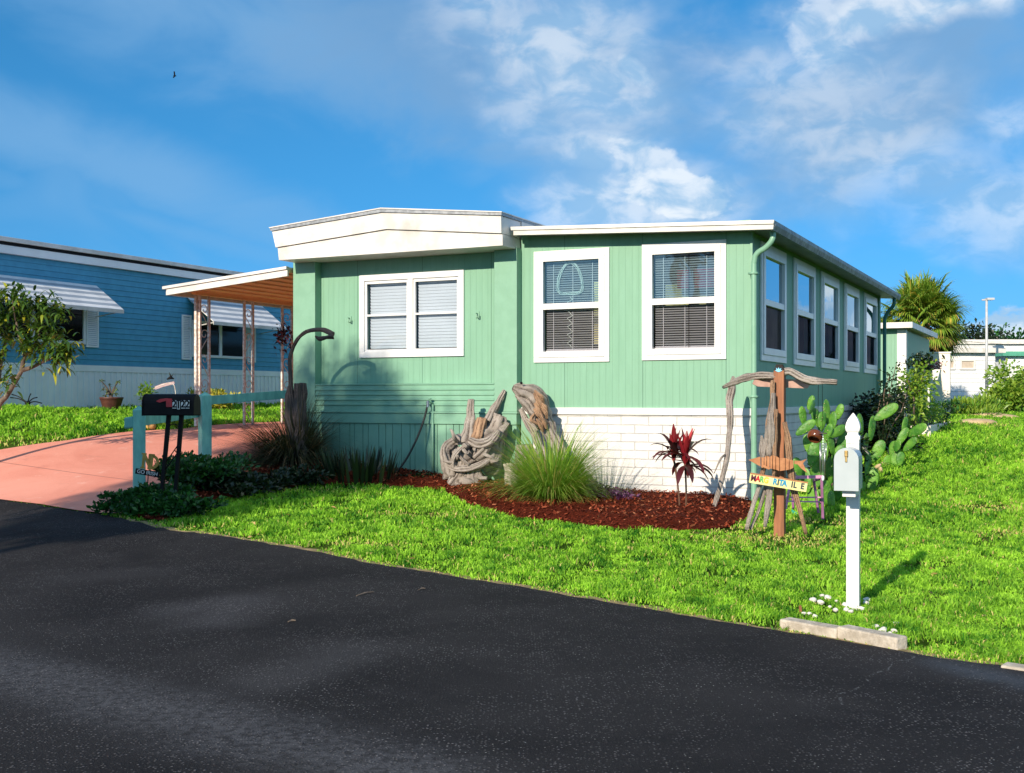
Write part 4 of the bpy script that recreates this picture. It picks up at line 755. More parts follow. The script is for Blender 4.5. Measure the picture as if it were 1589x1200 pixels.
far_home('white_house', 'low white roofed home farthest back behind the palm', 1425, 1640, 534, 625, 85, 9, (paleb, paleb, MT['white_metal']), None, ang=-4)
# tall lamp pole
p = at(1531, 640, 48); p[2] = gh(p); LPz = EZ + (HY - 466) * 48 / F; LP = thing('lamp_pole', 'tall thin grey pole with a flat lamp on top near the white homes', 'lamp post', p)
m = MB(); m.tube([(0, 0, -.2), (0, 0, LPz - p[2])], [.07, .05], 8); m.build('pole', MT['greyp'], LP, sm=True); m = MB(); m.box(-.02, .28, -.15, .15, LPz - p[2], LPz - p[2] + .09); m.box(-.2, -.02, -.04, .04, LPz - p[2] - .02, LPz - p[2] + .04); m.build('lamp', MT['greyp'], LP, bevel=.01)
# power lines: wires run from a pole beyond the right edge to one behind the palm
WP = thing('power_line', 'thin overhead wires crossing the sky above the white homes', 'power line', at(1700, 625, 75))
m = MB()
for y0, y1 in ((512, 517), (520, 526), (531, 533)):
    a, b = at(1440, y0, 78), at(1700, y1, 75); m.tube([a + (b - a) * t - np.array([0, 0, .5 * 4 * t * (1 - t)]) for t in np.linspace(0, 1, 14)], .012, 4)
m.build('wire', MT['black'], WP); m = MB(); a = at(1700, 640, 75); m.tube([a, a + [0, 0, 6.5]], .15, 8); a = at(1440, 640, 78); m.tube([a, a + [0, 0, 6.3]], .15, 8); m.build('pole', MT['bark'], WP, sm=True); rebase(WP)
# distant trees and bushes
def far_bush(label, px, pbase, Y, w, h, n, L, m, seed, name='bush', group=None):
    p = at(px, pbase, Y); p[2] = gh(p) if Y < 60 else p[2]; return clump(name, label, 'tree' if name == 'tree' else 'bush', p, (w, w, h), n, L, L * .45, LM[m], group, seed, lumps=16)
far_bush('dark rounded tree far off behind the white home', 1507, 590, 95, 2.6, 2.6, 1300, .55, 'dark', 71, 'tree', 'trees beyond the white homes')
far_bush('low green treetop far off at the right edge of the photo', 1583, 580, 100, 3.2, 1.9, 1300, .5, 'cover', 72, 'tree', 'trees beyond the white homes')
far_bush('large bright green bush in front of the far white homes', 1566, 640, 40, 1.0, .72, 2600, .2, 'bright', 73)
far_bush('low bright bush at the right edge beside the large one', 1600, 640, 42, .8, .6, 1300, .2, 'bright', 75)
p = on(1495, 648); clump('weeds', 'tall rough weeds growing at the foot of the far white home', 'weeds', (p[0] + .2, p[1] + 1, p[2]), (1.3, 1.4, .28), 1500, .3, .05, LM['bright'], None, 76, up=2., stems=False)
for k, (x, y, r_, sx) in enumerate([(1516, 658, .36, 1.5), (1538, 647, .3, 2.4), (1560, 650, .28, 1.8)]):
    p = on(x, y); m = MB(); m.ball((0, 0, .02), (r_ * sx, r_, .12), 14, 8, .12, k); o = m.build('flat_rock', MT['tan'], None, sm=True); o.location = p; tag(o, ['flat tan rock nearest the cream wall on the far lawn', 'long flat tan rock in the middle of the far lawn', 'flat tan rock at the right of the far lawn'][k], 'rock', 'flat rocks on the far lawn')

# ------------------------------------------------------------------ sabal palm
def fan_palm():
    Y = 43; p = at(1428, 660, Y); p[2] = gh(p); cz_ = EZ + (HY - 487) * Y / F; T = thing('sabal_palm', 'bushy cabbage palm with dry lower fronds rising behind the shed', 'palm tree', p)
    h = cz_ - p[2]; rng = np.random.RandomState(9); m = MB(); m.tube([(0, 0, -.3), (.05, 0, h * .5), (0, 0, h - .5)], [.26, .2, .22], 14, .12, 3, 2); m.build('trunk', MT['palmtrunk'], T, sm=True)
    m = MB()
    for k in range(46): a = k * 2.4; z = h - 1.6 + k * .03; m.tube([(math.cos(a) * .18, math.sin(a) * .18, z), (math.cos(a) * .42, math.sin(a) * .42, z + .32)], [.07, .02], 5)
    m.build('boots', MT['boots'], T)
    def crown(name, mt, n, e0, e1, seed, pl=1.2, blade=1.05):
        rng = np.random.RandomState(seed); base, dirs, Ls = [], [], []; st_ = MB()
        for k in range(n):
            a = rng.rand() * 6.28; e = R(rng.uniform(e0, e1)); ax = np.array([math.cos(a) * math.cos(e), math.sin(a) * math.cos(e), math.sin(e)]); L = pl * rng.uniform(.6, 1.05)
            s0 = np.array([0, 0, h - .3]); c = s0 + ax * L + [0, 0, -.12 * (1 - math.sin(e))]; st_.tube([s0 + ax * .15, (s0 + c) / 2 + [0, 0, .06], c], [.022, .012], 4)
            sd = unit(np.cross(ax, [0, 0, 1.001])); nr = np.cross(sd, ax); tw = rng.randn() * .5; sd, nr = sd * math.cos(tw) + nr * math.sin(tw), nr * math.cos(tw) - sd * math.sin(tw)
            for q in np.linspace(-2.0, 2.0, 34):
                d = ax * math.cos(q) + sd * math.sin(q) + nr * (.15 + .1 * math.cos(q)) - [0, 0, .1]; base.append(c); dirs.append(d); Ls.append(blade * rng.uniform(.8, 1.05) * (1 - .12 * abs(q)))
        st_.build('frond_stalk', LM['palm'], T); blades(name, np.array(base), np.array(dirs), np.array(Ls), .07, mt, T, seed, 2.0, 4)
    crown('fronds', LM['palm'], 120, -55, 80, 5); crown('dry_fronds', LM['palmdry'], 40, -75, -20, 6, .95, .85)
fan_palm()

# ================================================================== FENCE AND BLACK MAILBOX
FP1 = on(216, 778); FP2 = on(318, 730); FE = at(446, 612, hw(-7.9, -.6)[1])
z1t = EZ + (HY - 633) * FP1[1] / F; z2t = EZ + (HY - 611) * FP2[1] / F
FC = thing('rail_fence', 'aqua painted two post rail fence in front of the driveway', 'fence', FP1)
def prism_bar(mb, a, b, w, h):
    a, b = np.array(a, float), np.array(b, float); d = unit(b - a); s = unit(np.cross(d, [0, 0, 1])) * w / 2; u_ = np.array([0, 0, h / 2]); mb.hexa([a - s - u_, a + s - u_, b + s - u_, b - s - u_, a - s + u_, a + s + u_, b + s + u_, b - s + u_])
for c, zt_, rot in ((FP1, z1t, 20), (FP2, z2t, 38)):
    m = MB(); w = .078 if rot == 20 else .078; cs = [(math.cos(R(rot + k * 90 + 45)) * w * 1.414 + c[0], math.sin(R(rot + k * 90 + 45)) * w * 1.414 + c[1]) for k in range(4)]
    m.hexa([(x, y, c[2] - .3) for x, y in cs] + [(x, y, zt_ - .03) for x, y in cs]); m.v = [tuple(v) for v in m.v]; o = len(m.v); m.v.append((c[0], c[1], zt_ + .03)); f = m.f.pop(1); q = [i for i in range(4, 8)]
    for i in range(4): m.f.append((q[i], q[(i + 1) % 4], o))
    m.build('fence_post', MT['fencepaint'], FC, bevel=.006)
r1 = at(318, 622, FP2[1] + .10); m = MB(); prism_bar(m, r1, FE, .05, .135); m.build('rail', MT['fencepaint'], FC, bevel=.006)
a, b = at(200, 656, FP1[1] + .14), at(312, 640, FP2[1] + .12); m = MB(); prism_bar(m, a, b, .05, .14); m.build('rail', MT['fencepaint'], FC, bevel=.006)
a = at(194, 657, FP1[1] - .02); b = at(209, 655, FP1[1] - .02); m = MB(); prism_bar(m, a, b, .09, .15); m.build('rail_end', MT['fencepaint'], FC, bevel=.02); rebase(FC)

BY = 13.9; p = at(267, 645, BY); BM = thing('black_mailbox', 'large black metal mailbox with a red flag and number tiles on two slanted black posts', 'mailbox', (p[0], p[1], gh(p[:2])), R(-7))
wb_, hb_ = 82 / F * BY / 2, 33.5 / F * BY; zb_ = p[2] - gh(p[:2]); dp = .115
sec = [(-dp, 0), (dp, 0), (dp, hb_ - dp)] + [(dp * math.cos(a), hb_ - dp + dp * math.sin(a)) for a in np.linspace(.3, math.pi - .3, 7)] + [(-dp, hb_ - dp)]
m = MB(); m.prism(sec, -wb_, wb_, lambda d, a, z: (a, d, z + zb_)); m.build('box', MT['black'], BM, bevel=.012)
m = MB(); m.prism([(d * 1.04, z * 1.02 - .002) for d, z in sec], -wb_ - .012, -wb_ + .004, lambda d, a, z: (a, d, z + zb_)); m.build('door', MT['black'], BM)
fy = -dp - .012
m = MB(); m.prism([(-.145, hb_ * .66), (-.10, hb_ * .60), (-.02, hb_ * .68), (-.015, hb_ * .40), (.055, hb_ * .40), (.055, hb_ * .78), (-.02, hb_ * .80), (-.10, hb_ * .76)], fy - .006, fy, lambda a, d, z: (a, d, z + zb_)); m.build('flag', MT['red'], BM)
for k, chv in enumerate('2122'):
    x = .085 + k * .056 + (-.004 if k else 0); w = .024 if chv != '1' else .017; z0 = hb_ * (.33 if k != 1 else .29); m = MB(); m.box(x - w, x + w, fy - .004, fy, zb_ + z0, zb_ + z0 + .098); o = m.build('number_tile', MT['lettering'], BM)
    text_mesh('number', chv, .12, MT['black'], o, Matrix.Translation((x, fy - .0055, zb_ + z0 + .049)) @ Matrix.Rotation(R(90), 4, 'X'), .001, .003)
m = MB(); zg = -.1
la, lb = (267 - 262) / F * BY, (281 - 267) / F * BY
m.hexa([(-.165 - .02, -.02, zg), (-.165 + .02, -.02, zg), (-.165 + .02, .02, zg), (-.165 - .02, .02, zg), (-.04 - .024, -.02, zb_), (-.04 + .024, -.02, zb_), (-.04 + .024, .02, zb_), (-.04 - .024, .02, zb_)]); m.build('post', MT['black'], BM)
m = MB(); m.hexa([(.015 - .02, -.02, zg), (.015 + .02, -.02, zg), (.015 + .02, .02, zg), (.015 - .02, .02, zg), (.12 - .024, -.02, zb_), (.12 + .024, -.02, zb_), (.12 + .024, .02, zb_), (.12 - .024, .02, zb_)]); m.build('post', MT['black'], BM)
m = MB(); L_ = lambda z: -.165 + .125 * (z / zb_); Rr = lambda z: .015 + .105 * (z / zb_)
m.tube([(L_(zb_ * .5), 0, zb_ * .5), (Rr(zb_ * .72), 0, zb_ * .72)], .007, 5); m.tube([(L_(zb_ * .42), 0, zb_ * .42), (Rr(zb_ * .64), 0, zb_ * .64)], .007, 5)
for f in (.3, .7): 
    q0 = np.array([L_(zb_ * .5) + (Rr(zb_ * .72) - L_(zb_ * .5)) * f, 0, zb_ * (.5 + .22 * f)]); m.tube([q0, q0 + [.02, 0, -.03]], .006, 5); q0 -= [0, 0, zb_ * .08]; m.tube([q0, q0 + [-.02, 0, .03]], .006, 5)
for zc, sg in ((.84, 1), (.28, -1)): m.tube([((L_(zb_ * zc) + Rr(zb_ * zc)) / 2 + .075 * math.cos(a), 0, zb_ * zc + sg * .09 * math.sin(a)) for a in np.linspace(0, math.pi, 12)], .007, 5)
m.build('scrollwork', MT['black'], BM)
# gold monogram stake sign with its plate
SY = 14.15; p = at(235, 722, SY); SG = thing('stake_sign', 'gold interlocked letter sign over a small GO IRISH plate on a thin stake', 'sign', (p[0], p[1], gh(p[:2])), R(-4)); z0 = gh(p[:2]); q = lambda px, py: at(px, py, SY) - [p[0], 0, z0] - [0, SY, 0]
RY = Matrix.Rotation(R(90), 4, 'X')
c = q(231, 717); Mg = Matrix.Translation((c[0], 0, c[2])) @ Matrix.Rotation(R(6), 4, 'Y'); gfn = lambda a, d, z: tuple(Mg @ Vector((a, d, z)))
m = MB(); wN = .016
for x in (-.07, .035): m.box(x - wN, x + wN, -.006, .004, -.078, .088, gfn); m.box(x - wN - .014, x + wN + .014, -.008, .006, .082, .102, gfn); m.box(x - wN - .014, x + wN + .014, -.008, .006, -.09, -.072, gfn)
m.prism([(-.092, .1), (-.05, .1), (.055, -.09), (.015, -.09)], -.012, .0, gfn); m.build('monogram', MT['gold'], SG)
m = MB(); xs_ = [(.0 + .095 * math.cos(t_) if math.cos(t_) > 0 else .0, .085 * math.sin(t_)) for t_ in np.linspace(-math.pi / 2, math.pi / 2, 13)]
ou = [(-.02 + .115 * math.cos(t_), .095 * math.sin(t_)) for t_ in np.linspace(-math.pi / 2, math.pi / 2, 15)]; inn = [(-.01 + .068 * math.cos(t_), .06 * math.sin(t_)) for t_ in np.linspace(-math.pi / 2, math.pi / 2, 15)]
for i in range(14): m.prism([ou[i], ou[i + 1], inn[i + 1], inn[i]], .006, .016, gfn)
m.box(-.045, -.012, .006, .016, -.095, .095, gfn); m.v = [(x + .03, y, z) for x, y, z in m.v]; m.build('monogram', MT['gold'], SG)
c = q(229, 734); Mp = Matrix.Translation((c[0], -.0, c[2])) @ Matrix.Rotation(R(9), 4, 'Y'); m = MB(); m.box(-.155, .155, -.008, .0, -.034, .034, lambda x, y, z: tuple(Mp @ Vector((x, y, z)))); pl = m.build('plate', MT['black'], SG, bevel=.004)
text_mesh('lettering', 'GO IRISH', .064, MT['lettering'], pl, Mp @ Matrix.Translation((0, -.011, 0)) @ RY, .001, .0005)
m = MB(); c2 = q(226, 775); m.tube([(c[0] + .005, .004, c[2] - .03), (c2[0], .004, -.1)], .006, 5); m.build('stake', MT['black'], SG)

# ================================================================== WHITE MAILBOX AND KERB
PB = on(1324, 948); WM = thing('white_mailbox', 'white rounded mailbox on a white post with a pointed cap', 'mailbox', PB, HROT + R(4))
k = PB[1] / F; pz = lambda y: EZ + (HY - y) * PB[1] / F - PB[2]; hwid = .047
m = MB(); m.box(-hwid, hwid, -hwid, hwid, -.2, pz(687)); m.build('post', MT['vinylpost'], WM, bevel=.004)
m = MB()
def sqlathe(mb, prof, c=(0, 0)):
    v = [(c[0] + sx * r, c[1] + sy * r, z) for r, z in prof for sx, sy in ((-1, -1), (1, -1), (1, 1), (-1, 1))]; n = len(prof)
    mb.add(v, [(i * 4 + j, i * 4 + (j + 1) % 4, i * 4 + 4 + (j + 1) % 4, i * 4 + 4 + j) for i in range(n - 1) for j in range(4)] + [(3, 2, 1, 0), tuple(range(n * 4 - 4, n * 4))])
sqlathe(m, [(hwid, pz(690)), (hwid, pz(683)), (.052, pz(682)), (.052, pz(677)), (.040, pz(675)), (.038, pz(672)), (.050, pz(668)), (.053, pz(664)), (.048, pz(657)), (.034, pz(650)), (.014, pz(644)), (.003, pz(641))]); m.build('finial', MT['vinylpost'], WM, bevel=.002)
bw, bz0, bz1 = .083, pz(756), pz(693); bx = -.012; y0, y1 = -.36, .09; r_ = bw
def arch(r, z0, z1, n=12): return [(bx - r, z0), (bx + r, z0)] + [(bx + r * math.cos(a), z1 - r + r * math.sin(a)) for a in np.linspace(0, math.pi, n)]
Bx = lambda a, d, z: (a, d, z)
m = MB(); m.prism(arch(bw, bz0, bz1), y0, -hwid - .004, Bx); m.build('box', MT['boxwhite'], WM, bevel=.003)
m = MB(); m.prism(arch(bw + .004, bz0 - .003, bz1 + .004), y0 - .012, y0 - .001, Bx); dr = m.build('door', MT['boxwhite'], WM, bevel=.003)
m = MB(); m.box(bx - .012, bx + .012, y0 - .03, y0 - .013, bz1 - .06, bz1 - .015); m.box(bx - .008, bx + .008, y0 - .022, y0 - .013, bz1 - .10, bz1 - .06); m.build('handle', MT['brass'], dr, bevel=.004)
m = MB(); m.box(-hwid, hwid, y0 + .05, -hwid - .002, bz0 - .05, bz0 - .004); m.build('arm', MT['vinylpost'], WM, bevel=.003)
def kerb(px0, px1, yA, yB, label, h=.072, w=.12):
    a, b = on(px0, yA), on(px1, yB); T = MB(); d = unit(b[:2] - a[:2]); n_ = np.array([-d[1], d[0]]); n_ = n_ if n_[1] > 0 else -n_; v = []
    for z in (-.1, h): 
        for P, o in ((a, 0), (b, 0), (b, w), (a, w)): q = P[:2] + n_ * o; v.append((q[0] - a[0], q[1] - a[1], P[2] - a[2] + z))
    o = T.hexa(v).build('kerb_block', MT['conc'], None, bevel=.012); o.location = a; tag(o, label, 'kerb stone', 'concrete kerb blocks along the road edge')
kerb(1209, 1297, 977, 993, 'left of the two concrete kerb blocks below the white mailbox'); kerb(1298, 1391, 992, 1012, 'right of the two concrete kerb blocks below the white mailbox', .085)
kerb(1552, 1660, 1040, 1056, 'concrete kerb block at the right edge of the photo', .028)
rng = np.random.RandomState(21); spots = [(1298, 938), (1288, 947), (1342, 942), (1347, 938), (1336, 952), (1262, 938), (1274, 941), (1310, 946), (1256, 958), (1264, 962), (1248, 958), (1362, 980), (1372, 984), (1386, 986), (1390, 975), (1368, 987), (1296, 953), (1284, 934), (1314, 953), (1322, 955), (1380, 990), (1275, 931)]
proto = None
stone_lb = lambda x, y: ('small white stone in the grass right beside the foot of the white mailbox post' if 1305 < x < 1350 else 'small white stone just behind the right kerb block' if x >= 1350 else 'small white stone just behind the left kerb block beside the brown stub' if y > 952 else 'small white stone in the grass left of the white mailbox post')
for k, (x, y) in enumerate(spots):
    if proto is None: m = MB(); m.ball((0, 0, .008), (.022, .017, .014), 9, 6, .35, 1); o = proto = m.build('white_stone', MT['stone'], None); tag(o, 'small white stone lying in the grass around the white mailbox post', 'stone', 'white stones around the mailbox post')
    else: o = proto.copy(); COL.objects.link(o)
    o['label'] = stone_lb(x, y); o['category'] = 'stone'; o['group'] = stone_lb(x, y).replace('small white stone', 'white stones')
    p = on(x + rng.randn() * 1.5, y); o.location = p + [0, 0, .02]; o.rotation_euler = (0, 0, rng.rand() * 6.28); s = .7 + .9 * rng.rand(); o.scale = (s, s, s)
p = on(1243, 955); m = MB(); m.tube([p, p + [-.006, 0, .07]], [.014, .01], 6); m.build('brown_stub', MT['post'], None); tag(COL.objects[-1] if False else bpy.data.objects['brown_stub'], 'short dark brown stub in the grass beside the left kerb block', 'stub')
rngl = np.random.RandomState(77); q = np.stack([rngl.uniform(-4, 9, 600), rngl.uniform(7, 20, 600)], 1); q = q[~in_road(q) & ~in_mulch(q) & ~in_drive(q)]; q = q[(np.abs(q[:, 0] / q[:, 1]) < .48) & ~(((q - C0) @ U < .1) & ((q - C0) @ V > -.1))][:190]
leaves('fallen_leaves', np.concatenate([q, (gz(q[:, 0], q[:, 1]) + .035)[:, None]], 1), np.concatenate([rngl.randn(len(q), 2), rngl.randn(len(q), 1) * .25], 1), .06, .025, leafmat('fallen_leaf', (.30, .16, .05), (.5, .36, .14), (.12, .06, .03), .8, 0), None, 5); tag(bpy.data.objects['fallen_leaves'], kind='stuff')
# twigs on the road
for k, (x0, y0_, x1, y1_) in enumerate([(553, 929, 580, 922), (650, 919, 660, 917), (447, 969, 459, 968)]):
    a, b = on(x0, y0_), on(x1, y1_); m = MB(); m.tube(smooth([a + [0, 0, .018], (a + b) / 2 + [0, .015, .022], b + [0, 0, .018]], 3), [.004, .007, .003], 5); o = m.build('twig', MT['bark'], None); tag(o, ['longest dark twig lying on the asphalt', 'short dark twig right of the longest one on the asphalt', 'small dark twig nearest the camera on the asphalt'][k], 'twig', 'twigs on the road')
# bird
p = at(271, 118, 160); BD = thing('bird', 'tiny dark bird gliding high in the blue sky', 'bird', p, R(25))
m = MB(); m.tube([(-.22, 0, -.02), (-.05, 0, 0), (.12, 0, .02), (.24, 0, .03)], [.02, .09, .09, .02], 8); m.build('body', MT['black'], BD, sm=True)
m = MB(); m.prism([(-.1, 0), (.12, 0), (.05, .75), (-.12, .7)], 0, .02, lambda a, d, z: (a, z * .25, z * .9 + d)); m.prism([(-.1, 0), (.12, 0), (.05, .65), (-.12, .6)], 0, .02, lambda a, d, z: (a - z * .3, -z * .5, -z * .6 + d)); m.build('wing', MT['black'], BD)

# ================================================================== DRIFTWOOD
def world_thing(name, label, cat, p, group=None): return thing(name, label, cat, p, 0, group)
def PP(pts, Y0=None):
    """(px, py, Y) triples -> world points"""
    return [at(*p) if len(p) == 3 else at(p[0], p[1], Y0) for p in pts]
def wood(mb, pts, rad, k=10, ridge=.22, seed=0, n=6, flat=1., twist=3.): mb.tube(smooth(PP(pts), n), rad, k, ridge, seed, twist, flat)
px2m = lambda w, Y: w * Y / F
# big gnarled stump leaning on the skirting
Y = 17.0; T = world_thing('driftwood_stump', 'big gnarled grey driftwood root stump standing against the mint skirting', 'driftwood', on(725, 752)); m = MB()
wood(m, [(722, 762, Y - .1), (722, 735, Y), (715, 712, Y + .05), (700, 695, Y + .05)], [.24, .20, .13, .08], 14, .3, 1)
wood(m, [(700, 740, Y - .1), (692, 715, Y - .15), (690, 697, Y - .1), (703, 686, Y), (722, 681, Y), (733, 670, Y)], [.12, .08, .06, .06, .07, .06], 10, .35, 2)
wood(m, [(715, 745, Y - .1), (710, 722, Y - .1), (735, 705, Y - .05), (750, 690, Y + .05), (766, 668, Y + .1), (774, 646, Y + .15)], [.14, .13, .15, .18, .16, .12], 14, .3, 3)
wood(m, [(726, 688, Y - .02), (728, 670, Y), (730, 650, Y + .05), (732, 620, Y + .1)], [.11, .085, .065, .045], 10, .28, 4)
wood(m, [(745, 700, Y - .2), (758, 690, Y - .2), (772, 680, Y - .15), (780, 668, Y - .1), (789, 657, Y - .05)], [.05, .055, .05, .05, .03], 8, .3, 5)
wood(m, [(728, 684, Y - .2), (745, 690, Y - .25), (760, 685, Y - .25), (775, 668, Y - .2)], [.05, .07, .06, .03], 8, .3, 6)
wood(m, [(692, 722, Y - .2), (712, 728, Y - .3), (735, 726, Y - .3), (752, 718, Y - .3), (768, 706, Y - .25)], [.04, .045, .05, .04, .025], 8, .3, 7)
wood(m, [(735, 730, Y - .15), (733, 745, Y - .25), (742, 757, Y - .35)], [.09, .075, .05], 8, .3, 8)
wood(m, [(742, 735, Y - .2), (747, 742, Y - .3), (756, 742, Y - .35)], [.04, .035, .02], 6, .3, 9)
wood(m, [(748, 726, Y), (762, 715, Y), (770, 695, Y + .05), (772, 670, Y + .1)], [.13, .14, .10, .07], 10, .3, 10)
wood(m, [(703, 740, Y - .25), (703, 715, Y - .3), (712, 700, Y - .3), (727, 690, Y - .25)], [.035, .03, .035, .03], 7, .3, 11)
wood(m, [(706, 698, Y - .22), (716, 712, Y - .3), (728, 722, Y - .32)], [.02, .022, .02], 6, .3, 12)
wood(m, [(738, 712, Y - .2), (750, 700, Y - .22), (760, 684, Y - .2)], [.07, .08, .05], 8, .35, 13)
wood(m, [(700, 752, Y - .2), (712, 735, Y - .22), (720, 715, Y - .22)], [.07, .06, .05], 8, .35, 15)
rgx = np.random.RandomState(77)
for k in range(9):
    x, y = rgx.uniform(696, 768), rgx.uniform(682, 742); dx, dy = rgx.uniform(-26, 26), rgx.uniform(-22, 26); yy = Y - .32 + .1 * rgx.rand()
    wood(m, [(x, y, yy + .15), (x + dx * .3 + rgx.randn() * 4, y + dy * .3, yy), (x + dx * .7, y + dy * .7 + rgx.randn() * 4, yy - .02), (x + dx, y + dy, yy + .06)], [.03, .026, .018, .006], 7, .3, 300 + k)
m.build('roots', MT['drift'], T, sm=True)
m = MB(); wood(m, [(756, 655, Y + .05), (770, 630, Y + .15), (783, 606, Y + .2)], [.07, .055, .032], 8, .2, 14); wood(m, [(764, 660, Y + .1), (770, 646, Y + .15)], [.13, .11], 10, .3, 16); m.build('trunk', MT['drift'], T, sm=True)
m = MB(); wood(m, [(740, 682, Y - .1), (748, 650, Y - .02)], [.085, .08], 8, .15, 17); m.build('brown_chunk', MT['driftwarm'], T, sm=True); rebase(T)
# the long log whose end looks like a lizard's head
Y = 17.1; T = world_thing('driftwood_log', 'tall driftwood log shaped like a lizard head leaning at the corner of the block base', 'driftwood', on(885, 745)); m = MB()
wood(m, [(888, 748, Y - .5), (872, 705, Y - .42), (856, 675, Y - .35), (845, 655, Y - .3), (838, 640, Y - .27), (832, 625, Y - .27), (822, 612, Y - .28), (806, 605, Y - .32), (796, 602, Y - .35)], [.08, .09, .095, .115, .15, .165, .13, .105, .04], 16, .2, 21, 6, .9)
wood(m, [(800, 613, Y - .36), (812, 622, Y - .36), (826, 640, Y - .33), (838, 662, Y - .35)], [.02, .06, .07, .05], 9, .35, 22)
m.build('log', MT['drift'], T, sm=True); m = MB()
for k in range(12):
    rg = np.random.RandomState(k); x = 832 + rg.rand() * 10; y = 606 + k * 4; wood(m, [(x - 8 + k * .6, y, Y - .48), (x + rg.randn() * 3 + k * .5, y + 10, Y - .5), (x + 6 + k * .3, y + 20, Y - .45)], [.015, .03, .015], 6, .4, 40 + k)
m.build('splinters', MT['driftwarm'], T, sm=True); m = MB(); m.ball(at(809, 594.5, Y - .45), .02, 8, 6); m.build('knot_hole', MT['black'], T); rebase(T)
T = world_thing('driftwood_branch', 'slim pale driftwood branch between the root stump and the lizard shaped log', 'driftwood', on(845, 745)); m = MB()
wood(m, [(846, 745, Y - .5), (843, 712, Y - .4), (835, 683, Y - .3), (820, 658, Y - .25), (808, 635, Y - .2)], [.07, .06, .055, .05, .035], 10, .22, 24); wood(m, [(835, 668, Y - .3), (822, 655, Y - .28), (812, 650, Y - .25)], [.03, .04, .015], 7, .3, 25); m.build('branch', MT['drift'], T, sm=True); rebase(T)
for k, (x0, yb, yt, w, yy) in enumerate([(792, 752, 719, 22, 16.6), (812, 748, 690, 26, 16.9), (833, 740, 697, 14, 16.8)]):
    m = MB(); wood(m, [(x0 + 3, yb + 8, yy), (x0 + 1, (yb + yt) / 2, yy), (x0, yt, yy)], [px2m(w, yy) * .5, px2m(w, yy) * .47], 12, .2, 50 + k, 6); o = m.build('weathered_stump', MT['conc' if k == 0 else 'drift'], None, sm=True)
    P0 = on(x0, yb); o.data.transform(Matrix.Translation(-Vector(P0))); o.location = P0; tag(o, ['short pale stump lowest of the three behind the fountain grass', 'thickest grey upright stump behind the fountain grass', 'narrow grey upright stump behind the fountain grass'][k], 'stump', 'weathered stumps behind the fountain grass')
# tall arched piece at the left corner of the house
Y = 17.9; T = world_thing('driftwood_arch', 'dark driftwood bunch whose tallest branch arches over like a snake at the left house corner', 'driftwood', on(462, 705)); m = MB()
wood(m, [(462, 712, Y), (459, 690, Y), (456, 655, Y), (452, 620, Y), (451, 590, Y), (450, 560, Y), (453, 545, Y), (461, 528, Y - .1), (474, 516, Y - .2), (490, 512, Y - .3), (503, 513, Y - .35), (517, 519, Y - .4)], [.14, .10, .07, .045, .034, .028, .028, .028, .028, .03, .036, .042], 10, .15, 31, 6)
wood(m, [(466, 712, Y - .1), (464, 680, Y - .1), (461, 640, Y), (461, 595, Y)], [.12, .10, .07, .045], 9, .25, 32); wood(m, [(470, 715, Y), (469, 670, Y), (468, 630, Y + .05), (470, 595, Y + .1)], [.09, .08, .07, .05], 9, .25, 33)
wood(m, [(458, 705, Y - .15), (449, 660, Y - .1), (447, 625, Y), (450, 600, Y)], [.08, .06, .05, .04], 9, .25, 34); wood(m, [(480, 720, Y + .2), (474, 680, Y + .2), (470, 650, Y + .1)], [.05, .045, .04], 8, .25, 36)
m.build('branch', MT['driftdark'], T, sm=True); m = MB(); wood(m, [(517, 521, Y - .42), (506, 524, Y - .42), (496, 526, Y - .42), (489, 522, Y - .42)], [.04, .025, .03, .012], 7, .3, 35); m.build('jaw', MT['driftdark'], T, sm=True)
for kx, ky in ((447, 565), (444, 580)): pass
rebase(T)
# post sculpture
PS = on(1210, 832); Y = PS[1]; T = thing('post_sculpture', 'brown stained post hung with driftwood arms, sticks and a wooden cross board', 'garden sculpture', PS)
m = MB(); w = .058; zt_ = EZ + (HY - 568) * Y / F; a_ = R(-24)
fnp = lambda x, y, z: (PS[0] + x * math.cos(a_) - y * math.sin(a_), PS[1] + x * math.sin(a_) + y * math.cos(a_), z)
m.box(-w, w, -w, w, PS[2] - .2, zt_ - .05, fnp); o = m.build('post', MT['post'], T, bevel=.008); m = MB()
v = [fnp(sx * w * .97, sy * w * .97, zt_ - .049) for sx, sy in ((-1, -1), (1, -1), (1, 1), (-1, 1))] + [fnp(sx * w * .55, sy * w * .55, zt_ + .015) for sx, sy in ((-1, -1), (1, -1), (1, 1), (-1, 1))]
m.hexa(v); m.build('post_top', MT['driftdark'], o)
bm_ = MB(); cx, cz2 = 0.0, zt_ - .05
star = [(-.04, .0), (-.022, .006), (-.03, .03), (-.01, .012), (0, .034), (.008, .012), (.03, .026), (.022, .004), (.042, .0), (.02, -.014), (.0, -.02), (-.022, -.012)]
bm_.prism([(x, z + cz2) for x, z in star], -w - .008, -w - .001, fnp); bm_.build('painted_emblem', mat('light_blue_paint', (.2, .6, .85), None, 5, .5), o)
m = MB(); wood(m, [(1204, 584, Y - .0), (1185, 583, Y + .05), (1165, 585, Y + .15), (1145, 591, Y + .4), (1123, 601, Y + .7)], [.036, .038, .042, .04, .02], 9, .2, 61); m.build('arm', MT['drift'], T, sm=True)
m = MB(); wood(m, [(1217, 577, Y - .02), (1226, 577, Y - .03), (1240, 585, Y - .05), (1256, 591, Y - .1), (1275, 592, Y - .15), (1299, 594, Y - .2)], [.04, .04, .042, .045, .035, .028], 9, .2, 62); m.build('arm', MT['drift'], T, sm=True)
